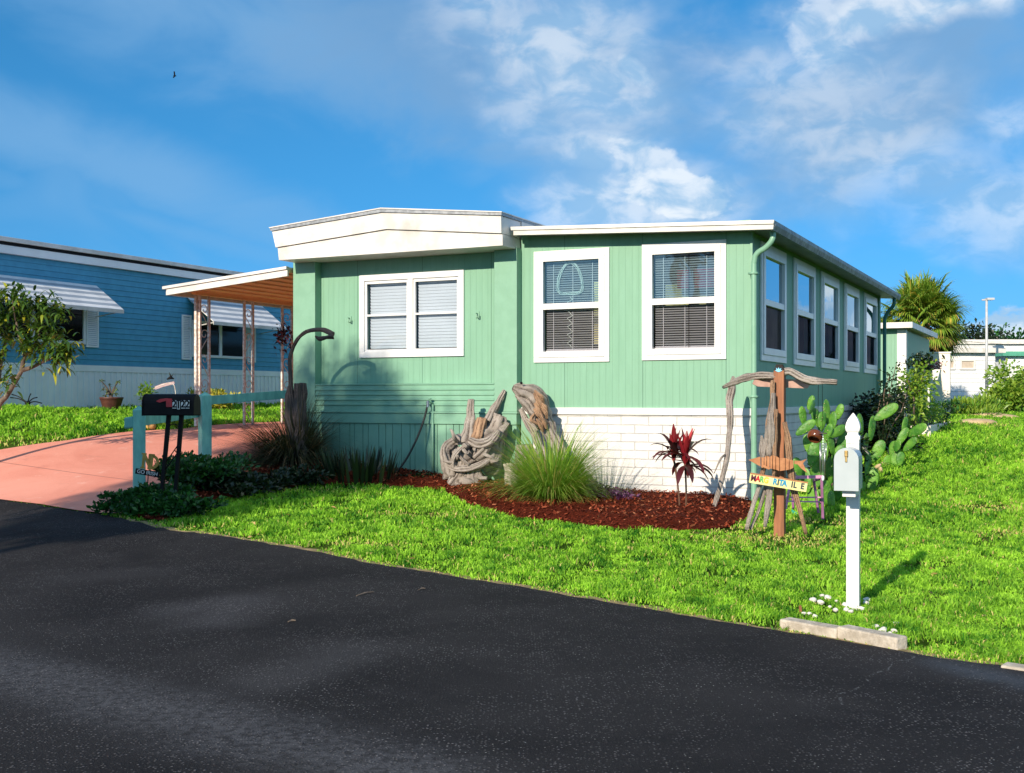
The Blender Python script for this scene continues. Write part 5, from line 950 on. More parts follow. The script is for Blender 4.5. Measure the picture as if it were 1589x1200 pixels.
m = MB(); yb = Y + .09; q = [at(x, y, yb) for x, y in ((1168, 596), (1172, 587), (1262, 590), (1253, 603), (1176, 600))]; m.add([*q, *[p + [0, .03, 0] for p in q]], [(0, 1, 2, 3, 4), (9, 8, 7, 6, 5)] + [(i, (i + 1) % 5, 5 + (i + 1) % 5, 5 + i) for i in range(5)]); m.build('cross_board', mat('pink_grey_board', (.52, .33, .27), (.4, .24, .2), 9, .8, .004, 30), T)
sticks = [([(1199, 590), (1198, 625), (1192, 660), (1188, 715), (1180, 745)], [.018, .03, .03, .022]), ([(1200, 610), (1197, 650), (1190, 680), (1184, 712)], [.02, .045, .03, .02]), ([(1196, 640), (1196, 670), (1194, 708)], [.03, .05, .035]), ([(1182, 676), (1184, 700), (1186, 716)], [.012, .04, .03]),
          ([(1217, 655), (1222, 680), (1225, 705), (1229, 745), (1237, 775), (1251, 829)], [.022, .035, .035, .035, .03, .018]), ([(1183, 740), (1172, 775), (1158, 822)], [.022, .024, .02]), ([(1191, 742), (1180, 785), (1165, 822)], [.022, .02, .015]), ([(1195, 745), (1192, 780), (1187, 818)], [.035, .035, .02]), ([(1204, 635), (1202, 680), (1201, 740)], [.02, .03, .02])]
for k, (pts, rd) in enumerate(sticks):
    m = MB(); yy = Y - .09 + (.0 if k not in (4,) else .0); dz = .035 * (k % 3); wood(m, [(x, y, yy - dz + (.0 if y < 760 else -.008 * k)) for x, y in pts], rd, 8, .25, 70 + k); m.build('stick', MT['driftwarm' if k in (0, 4, 8) else 'drift'], T, sm=True)
rebase(T)
# slatted fish hung across the post
Yf = Y - .24; T = thing('wooden_fish', 'copper coloured fish made of wooden slats hung on the post sculpture', 'fish ornament', at(1205, 722, Yf)); m = MB()
def flatpoly(mb, pts, Y0, th=.018): q = [at(x, y, Y0) for x, y in pts]; n = len(q); mb.add([*q, *[p + [0, th, 0] for p in q]], [tuple(range(n)), tuple(range(2 * n - 1, n - 1, -1))] + [(i, (i + 1) % n, n + (i + 1) % n, n + i) for i in range(n)])
flatpoly(m, [(1161.5, 714), (1180, 709), (1180, 724)], Yf); m.build('head', MT['copper'], T)
xs = [1181.5, 1186, 1190, 1195, 1199, 1204, 1210, 1219, 1225, 1232]; tp = [710, 710, 708, 709, 707, 708, 711, 711, 713, 715]; bt = [726, 726, 727, 727, 728, 729, 731, 730, 729, 726]
for k in range(len(xs) - 1): m = MB(); flatpoly(m, [(xs[k] + .4, tp[k]), (xs[k + 1] - .7, tp[k + 1]), (xs[k + 1] - .9, bt[k + 1]), (xs[k] + .4, bt[k])], Yf - .004 * (k % 2)); m.build('slat', MT['copper'], T)
m = MB(); flatpoly(m, [(1233, 715), (1244, 715.5), (1252, 712.5), (1246, 719), (1252.5, 734), (1243, 727), (1238, 721), (1233, 720)], Yf); m.build('tail', MT['copper'], T)
m = MB(); flatpoly(m, [(1184, 721), (1196, 727), (1193, 729), (1184, 725)], Yf - .025, .014); m.build('fin', MT['copper'], T); rebase(T)
# painted name board
Ys = Y - .30; ang = -math.atan2(14, 84); c = at(1208, 749, Ys); T = thing('name_board', 'yellow board with coloured letters MARG RITA IL E tilted across the post sculpture', 'sign', c)
M4 = Matrix.Translation(c) @ Matrix.Rotation(-ang, 4, 'Y'); hl, hh = px2m(90, Ys) / 2, px2m(15.5, Ys) / 2
m = MB(); m.box(-hl, hl, 0, .02, -hh, hh, lambda x, y, z: tuple(M4 @ Vector((x, y, z)))); o = m.build('board', MT['signy'], T, bevel=.003)
m = MB(); m.box(-hl, hl, -.004, 0.0, hh - .012, hh + .003, lambda x, y, z: tuple(M4 @ Vector((x, y, z)))); m.build('edge_strip', MT['copper'], T)
cols = dict(r=(.55, .02, .03), d=(.12, .02, .05), g=(.12, .45, .12), b=(.02, .3, .55), k=(.05, .07, .09), o=(.8, .3, .05), y=(.75, .55, .05)); cm = {k_: mat('letter_' + n_, v_, None, 5, .5) for (k_, v_), n_ in zip(cols.items(), ['red', 'maroon', 'green', 'blue', 'black', 'orange', 'yellow'])}
for chv, xp, cc in [('M', 1168.5, 'd'), ('A', 1175.5, 'r'), ('R', 1181.5, 'g'), ('G', 1188.5, 'y'), ('R', 1202.5, 'b'), ('I', 1207.5, 'k'), ('T', 1212, 'b'), ('A', 1217.5, 'b'), ('I', 1229.2, 'k'), ('L', 1234, 'k'), ('E', 1245.5, 'k')]:
    u = (xp - 1208) / 45 * hl; text_mesh('letter', chv, .088, cm[cc], o, M4 @ Matrix.Translation((u, -.003, .0)) @ Matrix.Rotation(R(90), 4, 'X') @ Matrix.Diagonal((.85, 1, 1, 1)), .0015, .0035)
rebase(T)
# upright branch stuck in the mulch
Y = 14.75; T = world_thing('driftwood_branch', 'tall thin driftwood branch standing in the mulch before the block corner', 'driftwood', on(1106, 797)); m = MB()
wood(m, [(1105, 800, 14.5), (1112, 775, 14.6), (1120, 745, 14.7), (1127, 715, 14.85), (1131, 680, 15.0), (1133, 645, 15.1), (1132, 622, 15.15), (1136, 603, 15.2), (1138, 584, 15.2)], [.022, .028, .03, .032, .034, .045, .045, .05, .018], 9, .18, 81)
wood(m, [(1125, 706, 14.85), (1118, 713, 14.75), (1108, 735, 14.7)], [.012, .014, .005], 6, .15, 82); wood(m, [(1137, 606, 15.2), (1132, 602, 15.15)], [.02, .008], 6, .2, 83); m.build('branch', MT['drift'], T, sm=True); rebase(T)
# bowl and wind chime hanging from the right arm
Y = PS[1] - .16; p = at(1265, 677, Y + .1); T = thing('hanging_bowl', 'glossy brown round bowl hanging tilted above the chimes', 'bowl', p); r_ = .088
m = MB(); prof = [(r_ * math.sin(a), -r_ * .82 * math.cos(a)) for a in np.linspace(.25, 2.35, 14)]; n = 20; Rt = Matrix.Rotation(R(28), 4, 'Y') @ Matrix.Rotation(R(150), 4, 'X')
v = [tuple(Rt @ Vector((r * math.cos(j / n * 6.2832), r * math.sin(j / n * 6.2832), z))) for r, z in prof + [(r * .93, z * .93) for r, z in prof[::-1]] for j in range(n)]; K = len(prof) * 2
m.add(v, [(i * n + j, i * n + (j + 1) % n, (i + 1) * n + (j + 1) % n, (i + 1) * n + j) for i in range(K - 1) for j in range(n)] + [tuple(range(n - 1, -1, -1)), tuple((K - 1) * n + j for j in range(n))]); m.build('bowl', MT['coco'], T, sm=True)
m = MB(); t_ = at(1270, 597, Y) - p; m.tube([t_, (.03, 0, .06)], .0025, 4); m.build('string', MT['black'], T)
p = at(1277, 690, Y + .02); T = thing('wind_chime', 'wind chime of silver tubes and glass beads hanging beside the brown bowl', 'wind chime', p)
m = MB(); t_ = at(1276, 594, Y) - p; m.tube([t_, (0, 0, .12)], .0025, 4); m.build('string', MT['black'], T); m = MB(); m.tube([(0, 0, .118), (0, 0, .128)], .045, 14); m.build('disc', MT['drift'], T)
for k in range(5):
    a = k * 1.256; x, y = .034 * math.cos(a), .034 * math.sin(a); L = .20 + .05 * k; m = MB(); m.tube([(x, y, .02), (x, y, .02 - L)], .0055, 7); o = m.build('chime_tube', MT['steel'], T, sm=True); m = MB(); m.tube([(x, y, .118), (x, y, .02)], .0015, 4); m.build('thread', MT['black'], o)
m = MB()
for k in range(7): m.ball((.0, -.004, .09 - .028 * k), .010 if k % 2 else .007, 8, 6)
m.tube([(0, 0, .12), (0, 0, -.36)], .0015, 4); m.ball((0, 0, -.37), (.016, .006, .03)); m.build('bead_string', mat('clear_bead', (.75, .85, .9), None, 5, .1), T, sm=True)
# pink folding chair frame behind the post
Y = 13.6; T = world_thing('pink_chair_frame', 'small pink and purple painted chair frame behind the post sculpture', 'chair', on(1250, 812)); m = MB()
def bar(name, a, b, w, mt, T=T): m = MB(); prism_bar(m, a, b, w, w) if abs((b - a)[2]) < .3 else m.tube([a, b], w * .55, 6); return m.build(name, mt, T)
pu = mat('purple_paint', (.30, .12, .25), (.2, .08, .16), 10, .6)
bar('rail', at(1226, 741, Y), at(1277, 740, Y), .035, MT['pink']); bar('rail', at(1226, 772, Y), at(1278, 772, Y), .016, MT['pink']); bar('rail', at(1222, 778, Y), at(1276, 779, Y), .016, MT['pink'])
bar('leg', at(1228, 740, Y), at(1219, 790, Y), .03, MT['pink']); bar('leg', at(1275, 741, Y - .02), at(1277, 806, Y - .02), .032, pu); bar('leg', at(1263, 745, Y + .35), at(1270, 796, Y + .35), .03, pu); bar('leg', at(1229, 745, Y + .35), at(1231, 790, Y + .35), .03, pu)
bar('rail', at(1263, 746, Y + .35), at(1277, 741, Y), .03, pu); bar('rail', at(1229, 745, Y + .35), at(1228, 741, Y), .03, pu); rebase(T)
p = on(1228, 800); m = MB(); m.prism([(-.02, 0), (.11, .0), (.06, .035), (-.02, .085)], -.01, .01, lambda a, d, z: (a, d, z)); o = m.build('teal_ornament', MT['teal'], None); o.location = p + [0, -.1, 0]; tag(o, 'small teal painted scrap lying in the grass under the pink chair frame', 'ornament')
# hose
T = thing('garden_hose', 'black rubber hose hanging from the water pipe on the mint skirting', 'hose', HW(-5, -.3, .5)); a = sp[0] - .07
hp = []
for x, y, d in [(664, 622, -.28), (661, 640, -.30), (655, 660, -.36), (645, 685, -.44), (632, 710, -.52), (618, 730, -.6), (606, 740, -.66)]:
    s_, z_ = front(x, y, d); hp.append(HW(s_, d, z_))
m = MB(); m.tube(smooth(hp, 6), .016, 8); m.build('hose', MT['hose'], T, sm=True); m = MB(); m.tube([hp[0], np.array(hp[0]) + [0, 0, -.10]], .024, 8); m.build('coupling', MT['steel'], T); rebase(T)

# ================================================================== PLANTS
def tuft(name, label, px, py, n, L, spread, w, mt, seed, droop=1.6, R0=.12, group=None, part='blades', cat='ornamental grass', extra=None, lean=(0, 0), off=(0, 0, 0)):
    p = on(px, py) + off; T = thing(name, label, cat, p, 0, group); rng = np.random.RandomState(seed); a = rng.rand(n) * 6.28; r = R0 * np.sqrt(rng.rand(n)); e = rng.uniform(.15, 1, n) ** .8 * spread
    base = np.stack([r * np.cos(a), r * np.sin(a), 0 * a], 1); d = np.stack([np.cos(a) * np.sin(e) + lean[0], np.sin(a) * np.sin(e) + lean[1], np.cos(e)], 1); blades(part, base, d, L * rng.uniform(.55, 1.1, n), w, mt, T, seed, droop, 7); return T
T = tuft('fountain_grass', 'big bright green fountain grass clump in the red mulch before the driftwood', 856, 786, 2600, 1.25, 1.0, .009, LM['fountain'], 101, 1.6, .17)
rng = np.random.RandomState(102); n = 1000; a = rng.rand(n) * 6.28; r = .1 + .22 * rng.rand(n); blades('straw_blades', np.stack([r * np.cos(a), r * np.sin(a), 0 * a], 1), np.stack([np.cos(a), np.sin(a), .75 * rng.rand(n) + .1], 1), .64 * rng.uniform(.5, 1.1, n), .008, LM['straw'], T, 102, 2., 5)
n = 160; a = rng.rand(n) * 6.28; blades('seed_stalks', np.stack([.1 * np.cos(a), .1 * np.sin(a), 0 * a], 1), np.stack([np.cos(a) * .7, np.sin(a) * .7, 1 + 0 * a], 1), 1.25 * rng.uniform(.7, 1.1, n), .004, LM['straw'], T, 103, 1., 6)
T = tuft('fountain_grass', 'dark brown green fountain grass clump arching beside the red driveway', 440, 722, 2200, 1.25, 1.25, .009, LM['darkgrass'], 104, 1.7, .3, lean=(-.25, -.1), off=(.1, -.1, 0))
T = tuft('snake_plant', 'dark spiky snake plant clump in the shaded bed left of the hose', 560, 748, 150, .52, .42, .045, LM['snake'], 105, .15, .55, cat='plant', part='leaves')
T = tuft('snake_plant', 'smaller dark spiky plant with arching leaves left of the snake plant clump', 515, 740, 90, .45, .9, .03, LM['snake'], 106, 1.2, .25, cat='plant', part='leaves')
# purple heart plants
for k, (x, y, rr, h, n, lb) in enumerate([(925, 782, .30, .22, 380, 'tallest purple leaved plant right of the fountain grass'), (962, 786, .27, .17, 330, 'low purple leaved plant farthest right before the white blocks'), (778, 745, .14, .15, 130, 'small dark purple plant between the driftwood stump and the pale stump'), (905, 770, .22, .26, 260, 'purple leaved plant tucked behind the right side of the fountain grass')]):
    p = on(x, y); T = thing('purple_heart', lb, 'plant', p, 0, 'purple leaved plants in the mulch'); rng = np.random.RandomState(110 + k); q = rng.randn(n, 3) * [rr * .55, rr * .45, 0]; q[:, 2] = rng.rand(n) ** .8 * h * 1.1 * np.exp(-(q[:, 0] / rr) ** 2 * .7); d = np.stack([q[:, 0] / rr, q[:, 1] / rr, .4 + rng.rand(n)], 1) + rng.randn(n, 3) * .6
    leaves('leaves', q, d, .10, .024, LM['purple'], T, 110 + k, .3); m = MB()
    for j in range(0, n, 9): m.tube([q[j] * [.4, .4, 0], q[j]], [.004, .003], 4)
    m.build('stem', LM['purple'], T)
# red ti plants
def ti(label, base, top, sz, seed, red):
    p = on(*base); Y = p[1]; t_ = at(top[0], top[1], Y) - p; T = thing('ti_plant', label, 'plant', p, 0, 'red ti plants in the mulch'); m = MB(); m.tube(smooth([(0, 0, -.05), t_ * .5 + [.01, 0, 0], t_], 5), [.012, .011, .014], 8, .1, seed); m.build('stem', MT['driftwarm'], T, sm=True)
    rng = np.random.RandomState(seed)
    for nm, n, e0, e1, L, mt, dr in (('young_leaves', 9, 0, .42, .36, LM['tired'], .1), ('leaves', 15, .45, 1.9, .40, LM['ti'], 1.9)):
        a = np.arange(n) * 2.4 + rng.rand(); e = rng.uniform(e0, e1, n); d = np.stack([np.cos(a) * np.sin(e), np.sin(a) * np.sin(e), np.cos(e)], 1); b = np.tile(t_, (n, 1)) + np.stack([0 * a, 0 * a, rng.uniform(-.04, .10, n)], 1)
        # broad lance-shaped blades
        L_ = L * sz * rng.uniform(.75, 1.1, n); sdv = unit(np.cross(d, [0, 0, 1.01])); seg = 7; pnt = b.copy(); dd = d.copy(); V_ = []
        for k in range(seg + 1):
            u = k / seg; w = .068 * sz * math.sin(math.pi * min(1, u * .93 + .05)) ** .8 * (1.05 if nm == 'leaves' else 1.15); fo = unit(np.cross(sdv, dd)) * w * .22; V_ += [pnt - sdv * w * .5 + fo, pnt, pnt + sdv * w * .5 + fo]; pnt = pnt + dd * (L_ / seg)[:, None]; dd = unit(dd - np.array([0, 0, 1]) * dr / seg * (.3 + 1.2 * u))
        Vv = np.stack(V_, 1).reshape(-1, 3); i = np.arange(n) * 3 * (seg + 1); Ff = np.concatenate([np.stack([i + 3 * k + c, i + 3 * k + c + 1, i + 3 * k + c + 4, i + 3 * k + c + 3], 1) for k in range(seg) for c in (0, 1)]); r_ = rng.rand(n); fastmesh(nm, Vv, Ff, mt, T, np.tile(r_, seg * 2))
ti('left of the two red crowned ti plants, with a slanting stem', (1056, 799), (1046, 714), .95, 121, 1); ti('right of the two red crowned ti plants, with a straight stem', (1064, 801), (1063, 720), 1.15, 122, 1)
# prickly pears
def cactus(label, pads, Yb, px0, seed):
    p = on(*px0); Yb = p[1] + .1; T = thing('prickly_pear', label, 'cactus', p, 0, 'prickly pear cacti along the side wall'); rng = np.random.RandomState(seed)
    for (x, y, L, W, ang, dy) in pads:
        Y = Yb + dy; c = at(x, y, Y) - p; l, w = px2m(L, Y) / 2 * .93, px2m(W, Y) / 2 * .92; a = R(ang); yaw = rng.uniform(-1.15, 1.15)
        Rz = np.array(Matrix.Rotation(yaw, 3, 'Z') @ Matrix.Rotation(a, 3, 'Y')); m = MB(); o0 = len(m.v)
        nu, nv = 14, 10; v = []
        for i in range(1, nv):
            th = i / nv * math.pi; zz = math.cos(th); rr = math.sin(th) * (1 - .22 * -zz * -1 * (-1)) if False else math.sin(th) * (1 + .18 * zz)
            for j in range(nu): ph = j / nu * 6.2832; v.append(c + Rz @ np.array([rr * math.cos(ph) * w, rr * math.sin(ph) * .017, zz * l]))
        v += [c + Rz @ np.array([0, 0, l]), c + Rz @ np.array([0, 0, -l])]; Tn = len(v) - 2
        f = [(i * nu + j, i * nu + (j + 1) % nu, (i + 1) * nu + (j + 1) % nu, (i + 1) * nu + j) for i in range(nv - 2) for j in range(nu)] + [(Tn, (j + 1) % nu, j) for j in range(nu)] + [(Tn + 1, (nv - 2) * nu + j, (nv - 2) * nu + (j + 1) % nu) for j in range(nu)]
        m.add(v, f); m.build('pad', LM['cactus'], T, sm=True)
    return T
cactus('large bright green prickly pear behind the brown bowl and chimes', [(1246, 646, 34, 15, -10, 0), (1260, 632, 38, 17, 60, .05), (1250, 664, 40, 17, 52, -.1), (1268, 650, 40, 18, -25, .2), (1283, 640, 44, 15, -5, .3), (1292, 655, 36, 16, 10, .2), (1302, 640, 30, 14, 20, .4), (1275, 700, 46, 24, -5, .1), (1262, 705, 44, 20, 10, 0), (1290, 690, 40, 20, -20, .1), (1300, 670, 44, 18, 70, .1), (1308, 690, 40, 20, 15, .3), (1268, 735, 46, 24, 0, .2), (1290, 730, 46, 26, 5, .3), (1306, 720, 42, 22, -15, .35), (1250, 745, 44, 22, -10, .25), (1280, 765, 44, 26, 0, .3), (1300, 760, 40, 24, 10, .3), (1262, 775, 40, 22, 0, .25), (1238, 725, 34, 17, -15, .1), (1315, 735, 40, 20, 20, .3), (1258, 625, 26, 12, 20, .3), (1275, 655, 36, 18, 8, .1), (1255, 690, 36, 18, -12, .2), (1300, 705, 36, 18, 30, .15), (1284, 672, 34, 16, 25, .05), (1290, 778, 36, 22, -8, .1)], 15.1, (1280, 794), 131)
cactus('prickly pear with tall raised pads behind the white mailbox', [(1353, 665, 44, 19, 12, 0), (1375, 640, 46, 19, 55, -.1), (1343, 690, 40, 17, 15, .1), (1335, 660, 40, 18, -10, .3), (1347, 720, 44, 22, 0, .2), (1352, 745, 44, 24, 5, .2), (1325, 700, 40, 20, -10, .3), (1362, 700, 40, 20, 25, .1), (1338, 755, 40, 24, -5, .1), (1345, 730, 40, 22, 8, .15)], 16.6, (1350, 768), 132)
cactus('low prickly pear with pads reaching toward the lawn by the dark shrub', [(1400, 678, 36, 14, 30, 0), (1423, 668, 40, 17, 62, -.1), (1392, 692, 22, 14, 20, 0), (1412, 690, 34, 14, 45, -.2), (1397, 712, 24, 14, 10, -.2), (1404, 660, 30, 14, 20, .3), (1388, 700, 34, 20, 0, .2), (1392, 716, 34, 22, 5, .1), (1380, 722, 34, 22, -5, .2)], 18.6, (1390, 728), 133)
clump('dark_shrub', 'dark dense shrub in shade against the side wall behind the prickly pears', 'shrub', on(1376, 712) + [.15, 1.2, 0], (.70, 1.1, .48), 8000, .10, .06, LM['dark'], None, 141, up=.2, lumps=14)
clump('dark_shrub', 'low dark plants filling in the shadow at the foot of the side wall behind the largest prickly pear', 'shrub', on(1312, 770) + [0, .5, 0], (.45, .75, .42), 3600, .11, .05, LM['dark'], None, 142, up=.6, lumps=12)  # thickened so the dark leaves stand in for the shadow mass under the cactus
# climbing dark leaved vine
def vine(name, label, cat, base, pts, n, spread, L, W, mt, seed, rad=.015, up=.3):
    T = thing(name, label, cat, base); rng = np.random.RandomState(seed); m = MB(); cen = []
    for path in pts: q = smooth([p - base for p in path], 8); m.tube(q, [rad, rad * .4], 6); cen += q[2:]
    m.build('stem', MT['bark'], T, sm=True); cen = np.array(cen); k = rng.randint(0, len(cen), n); o = rng.randn(n, 3) * spread; leaves('leaves', cen[k] + o, unit(o) + rng.randn(n, 3) * .5 + [0, 0, up], L, W, mt, T, seed); return T
Yv = 20.5; b_ = on(1368, 705); vine('leafy_vine', 'sparse dark leaved climbing shrub silhouetted before the mint shed', 'shrub', b_, [[b_, at(1372, 660, Yv), at(1378, 620, Yv), at(1391, 565, Yv)], [b_, at(1385, 660, Yv), at(1398, 640, Yv), at(1406, 612, Yv)], [at(1372, 640, Yv), at(1372, 610, Yv), at(1380, 585, Yv)], [b_, at(1362, 650, Yv), at(1366, 620, Yv)], [at(1378, 612, Yv), at(1392, 620, Yv), at(1402, 627, Yv)]], 520, .085, .085, .045, LM['dark'], 151)
Yv = 24.5; b_ = on(1419, 676); T = vine('young_citrus_tree', 'slender young tree with yellow green leaves before the shed window', 'tree', b_, [[b_, at(1418, 640, Yv), at(1418, 600, Yv)], [at(1418, 625, Yv), at(1428, 600, Yv), at(1434, 575, Yv)], [at(1418, 620, Yv), at(1411, 600, Yv), at(1410, 590, Yv)], [at(1418, 615, Yv), at(1424, 595, Yv), at(1426, 580, Yv)]], 900, .14, .11, .06, LM['bright'], 152, .03)
rng = np.random.RandomState(153); c = at(1428, 562, Yv + .6) - b_; leaves('dark_leaves', c + rng.randn(260, 3) * [.14, .1, .10], rng.randn(260, 3), .12, .06, LM['dark'], T, 153)
clump('dark_shrub', 'added dark low shrub filling in the shadow between the reaching prickly pear and the lawn', 'shrub', on(1402, 706) + [0, .7, 0], (.5, .6, .26), 2600, .09, .05, LM['dark'], None, 143, up=.3, lumps=12)  # added so its near-black leaves stand in for the shadow mass behind the pads
rk = [(1352, 752), (1345, 756), (1358, 745), (1365, 738), (1349, 747), (1360, 750), (1356, 757)]
proto = None
for k, (x, y) in enumerate(rk):
    if proto is None: m = MB(); m.ball((0, 0, .02), (.075, .055, .04), 10, 7, .25, 9); o = proto = m.build('tan_rock', MT['tan'], None, sm=True); tag(o, 'tan rock in the small pile at the foot of the tall padded prickly pear', 'rock', 'tan rocks piled by the prickly pear')
    else: o = proto.copy(); COL.objects.link(o)
    o.location = on(x + 5, y - 14) + [0, 0, .03 * (k % 3)]; o.rotation_euler = (0, .3 * k, 1.3 * k); s = .7 + .1 * (k % 4); o.scale = (s, s, s)
# ground-cover shrubs round the black mailbox
for k, (x, y, rx, ry, h, n, lb) in enumerate([(305, 770, .62, .55, .30, 3200, 'largest leafy green shrub, right of the black mailbox posts'), (255, 795, .40, .30, .15, 2000, 'leafy green shrub at the foot of the black mailbox posts'), (205, 800, .38, .22, .12, 1300, 'low leafy shrub at the edge of the asphalt left of the mailbox'), (282, 805, .45, .22, .12, 1100, 'lowest leafy shrub spilling onto the asphalt below the mailbox'), (360, 772, .5, .4, .18, 1300, 'dark low shrub between the mailbox shrubs and the dark fountain grass')]):
    clump('leafy_shrub', lb, 'shrub', on(x, y), (rx, ry, h), n, .085, .05, LM['cover' if k < 4 else 'dark'], 'leafy shrubs around the black mailbox', 160 + k, up=1., lumps=18)
tuft('spiky_plant', 'small dark spiky plant at the foot of the right fence post', 330, 735, 34, .26, 1.1, .03, LM['dark'], 171, .6, .05, cat='plant', part='leaves')
for k, (x, y, rx, ry, h, n) in enumerate([(395, 765, .5, .35, .14, 1300), (455, 757, .45, .3, .12, 1100), (640, 752, .45, .2, .06, 500)]):
    clump('dark_groundcover', ['low dark ground cover right of the mailbox shrubs in the shaded bed', 'low dark ground cover in front of the dark fountain grass', 'thin dark ground cover between the snake plants and the driftwood stump'][k], 'plant', on(x, y) + [0, .1, 0], (rx, ry, h), n, .09, .04, LM['dark'], 'dark low plants in the shaded bed', 210 + k, up=.8, lumps=14)
# left-hand tree
Yt = 17.6; b_ = np.array([*at(-18, 700, Yt)[:2], 0.]); b_[2] = gh(b_); T = thing('leafy_tree', 'small tree with long drooping glossy leaves before the blue house', 'tree', b_)
Q = lambda x, y, dy=0: at(x, y, Yt + dy) - b_
m = MB(); mains = [[np.zeros(3), Q(-6, 640), Q(12, 612), Q(28, 585), Q(34, 575)], [Q(34, 575), Q(36, 560), Q(38, 553), Q(32, 530), Q(25, 500, .2)], [Q(34, 575), Q(50, 570), Q(66, 562), Q(84, 556, -.2)], [Q(38, 553), Q(48, 545), Q(60, 520, .2), Q(70, 490, .3)], [Q(-6, 640), Q(-4, 600), Q(2, 560, .3), Q(10, 520, .4), Q(15, 480, .5)], [Q(25, 500, .2), Q(20, 470), Q(22, 455)], [Q(12, 612), Q(10, 600, -.3), Q(13, 590, -.4)], [Q(2, 560, .3), Q(-15, 530), Q(-25, 490)]]
rd = [[.055, .042, .036, .032], [.035, .02], [.035, .014], [.022, .012], [.045, .015], [.015, .008], [.012, .008], [.03, .012]]
for q_, r_ in zip(mains, rd): m.tube(smooth(q_, 6), r_, 8, .12, 5)
m.build('trunk', MT['bark'], T, sm=True)
tips = [(22, 452, 0), (8, 458, .1), (-10, 465, 0), (40, 470, .2), (58, 472, .2), (72, 470, .1), (82, 478, .1), (92, 486, 0), (12, 485, .2), (30, 488, .3), (50, 492, .3), (66, 500, .2), (0, 505, .3), (18, 515, .3), (45, 520, 0), (62, 528, 0), (78, 520, .1), (88, 510, .1), (35, 535, -.1), (90, 540, -.2), (100, 548, -.3), (84, 556, -.2), (108, 540, -.2), (70, 548, -.2), (13, 590, -.4), (-15, 500, 0), (-25, 480, .2), (-30, 520, 0), (5, 530, .1), (-5, 560, .1), (95, 560, -.3), (28, 470, -.2), (64, 485, -.1), (46, 545, -.2)]
rng = np.random.RandomState(181); B, D = [], []
for (x, y, dy) in tips:
    c = Q(x, y, dy)
    for j in range(46): a = rng.rand() * 6.28; e = rng.uniform(-.9, 1.1); D.append([math.cos(a) * math.cos(e), math.sin(a) * math.cos(e), math.sin(e)]); B.append(c + rng.randn(3) * .075)
blades('leaves', np.array(B), np.array(D), .21 * rng.uniform(.6, 1.15, len(B)), .042, LM['mango'], T, 181, 2.1, 5)
# potted desert rose, croton, small plants by the blue house
p = on(173, 640); Yp = p[1]; T = thing('potted_desert_rose', 'dark red pot with a bare branching desert rose beside the blue house skirting', 'potted plant', p)
m = MB(); k = Yp / F; prof = [(.135, 0), (.15, .02), (.21, .22), (.225, .27), (.235, .28), (.235, .31), (.21, .31), (.205, .27)]; n = 18; v = [(r * math.cos(j / n * 6.2832), r * math.sin(j / n * 6.2832), z) for r, z in prof for j in range(n)]; K = len(prof)
m.add(v, [(i * n + j, i * n + (j + 1) % n, (i + 1) * n + (j + 1) % n, (i + 1) * n + j) for i in range(K - 1) for j in range(n)] + [tuple(range(n - 1, -1, -1)), tuple((K - 1) * n + j for j in range(n))]); m.build('pot', MT['terracotta'], T, sm=True)
m = MB(); Q2 = lambda x, y, d=0: (at(x, y, Yp + d) - p); tp_ = [(158, 592), (184, 591), (170, 598), (160, 603), (181, 603), (166, 607), (178, 611), (163, 614)]
for k_, (x, y) in enumerate(tp_): m.tube(smooth([Q2(172, 620), Q2(172 + (x - 172) * .35, 610 + (y - 610) * .3), Q2(x, y, .1 * math.sin(k_))], 4), [.03, .018, .01], 6, .1, k_)
m.build('stem', MT['drift'], T, sm=True); B = np.concatenate([np.tile(Q2(x, y, .1 * math.sin(k_)), (9, 1)) for k_, (x, y) in enumerate(tp_)]); rng = np.random.RandomState(8); leaves('leaves', B, rng.randn(len(B), 3), .075, .03, LM['adenium'], T, 8)
p = at(43, 628, 21.8); p[2] = gh(p); T = thing('spiky_ornament', 'dark spidery metal ornament with long thin arms before the pale skirting', 'ornament', p); Q3 = lambda x, y: at(x, y, 21.8) - p; m = MB(); m.ball(Q3(43, 626), (.05, .05, .045))
for x, y in ((18, 612), (16, 617), (48, 611), (58, 617), (65, 626)): m.tube(smooth([Q3(43, 626), (Q3(43, 626) + Q3(x, y)) / 2 + [0, 0, .03], Q3(x, y)], 4), [.014, .010, .012], 5)
m.tube([Q3(42, 628), Q3(46, 640)], .012, 5); m.build('body', MT['black'], T)
clump('croton_bush', 'yellow and green variegated croton bush beyond the carport', 'bush', on(335, 640) + [0, .2, 0], (.42, .35, .27), 1100, .14, .045, LM['croton'], None, 191, up=.8, lumps=12)
clump('croton_bush', 'small yellow leaved bush left of the larger croton', 'bush', on(306, 636) + [0, -.3, 0], (.22, .2, .26), 400, .13, .04, LM['croton'], None, 192, up=.8)
for k, (x, y, r_, lb) in enumerate([(262, 664, .26, 'green bushy plant right of the tan pot at the lawn edge'), (285, 657, .28, 'green bushy plant seen between the black mailbox posts')]): clump('border_plant', lb, 'plant', on(x, y), (r_, r_ * .7, r_ * .6), 420, .11, .05, LM['bright' if k < 1 else 'cover'], 'green plants along the driveway edge', 195 + k, up=.8)
p = on(233, 668); m = MB(); m.ball((0, 0, .07), (.105, .105, .085), 16, 9, .05, 3); o = m.build('tan_pot', MT['tpot'], None, sm=True); o.location = p; tag(o, 'round tan clay pot at the lawn edge behind the left fence post', 'pot')
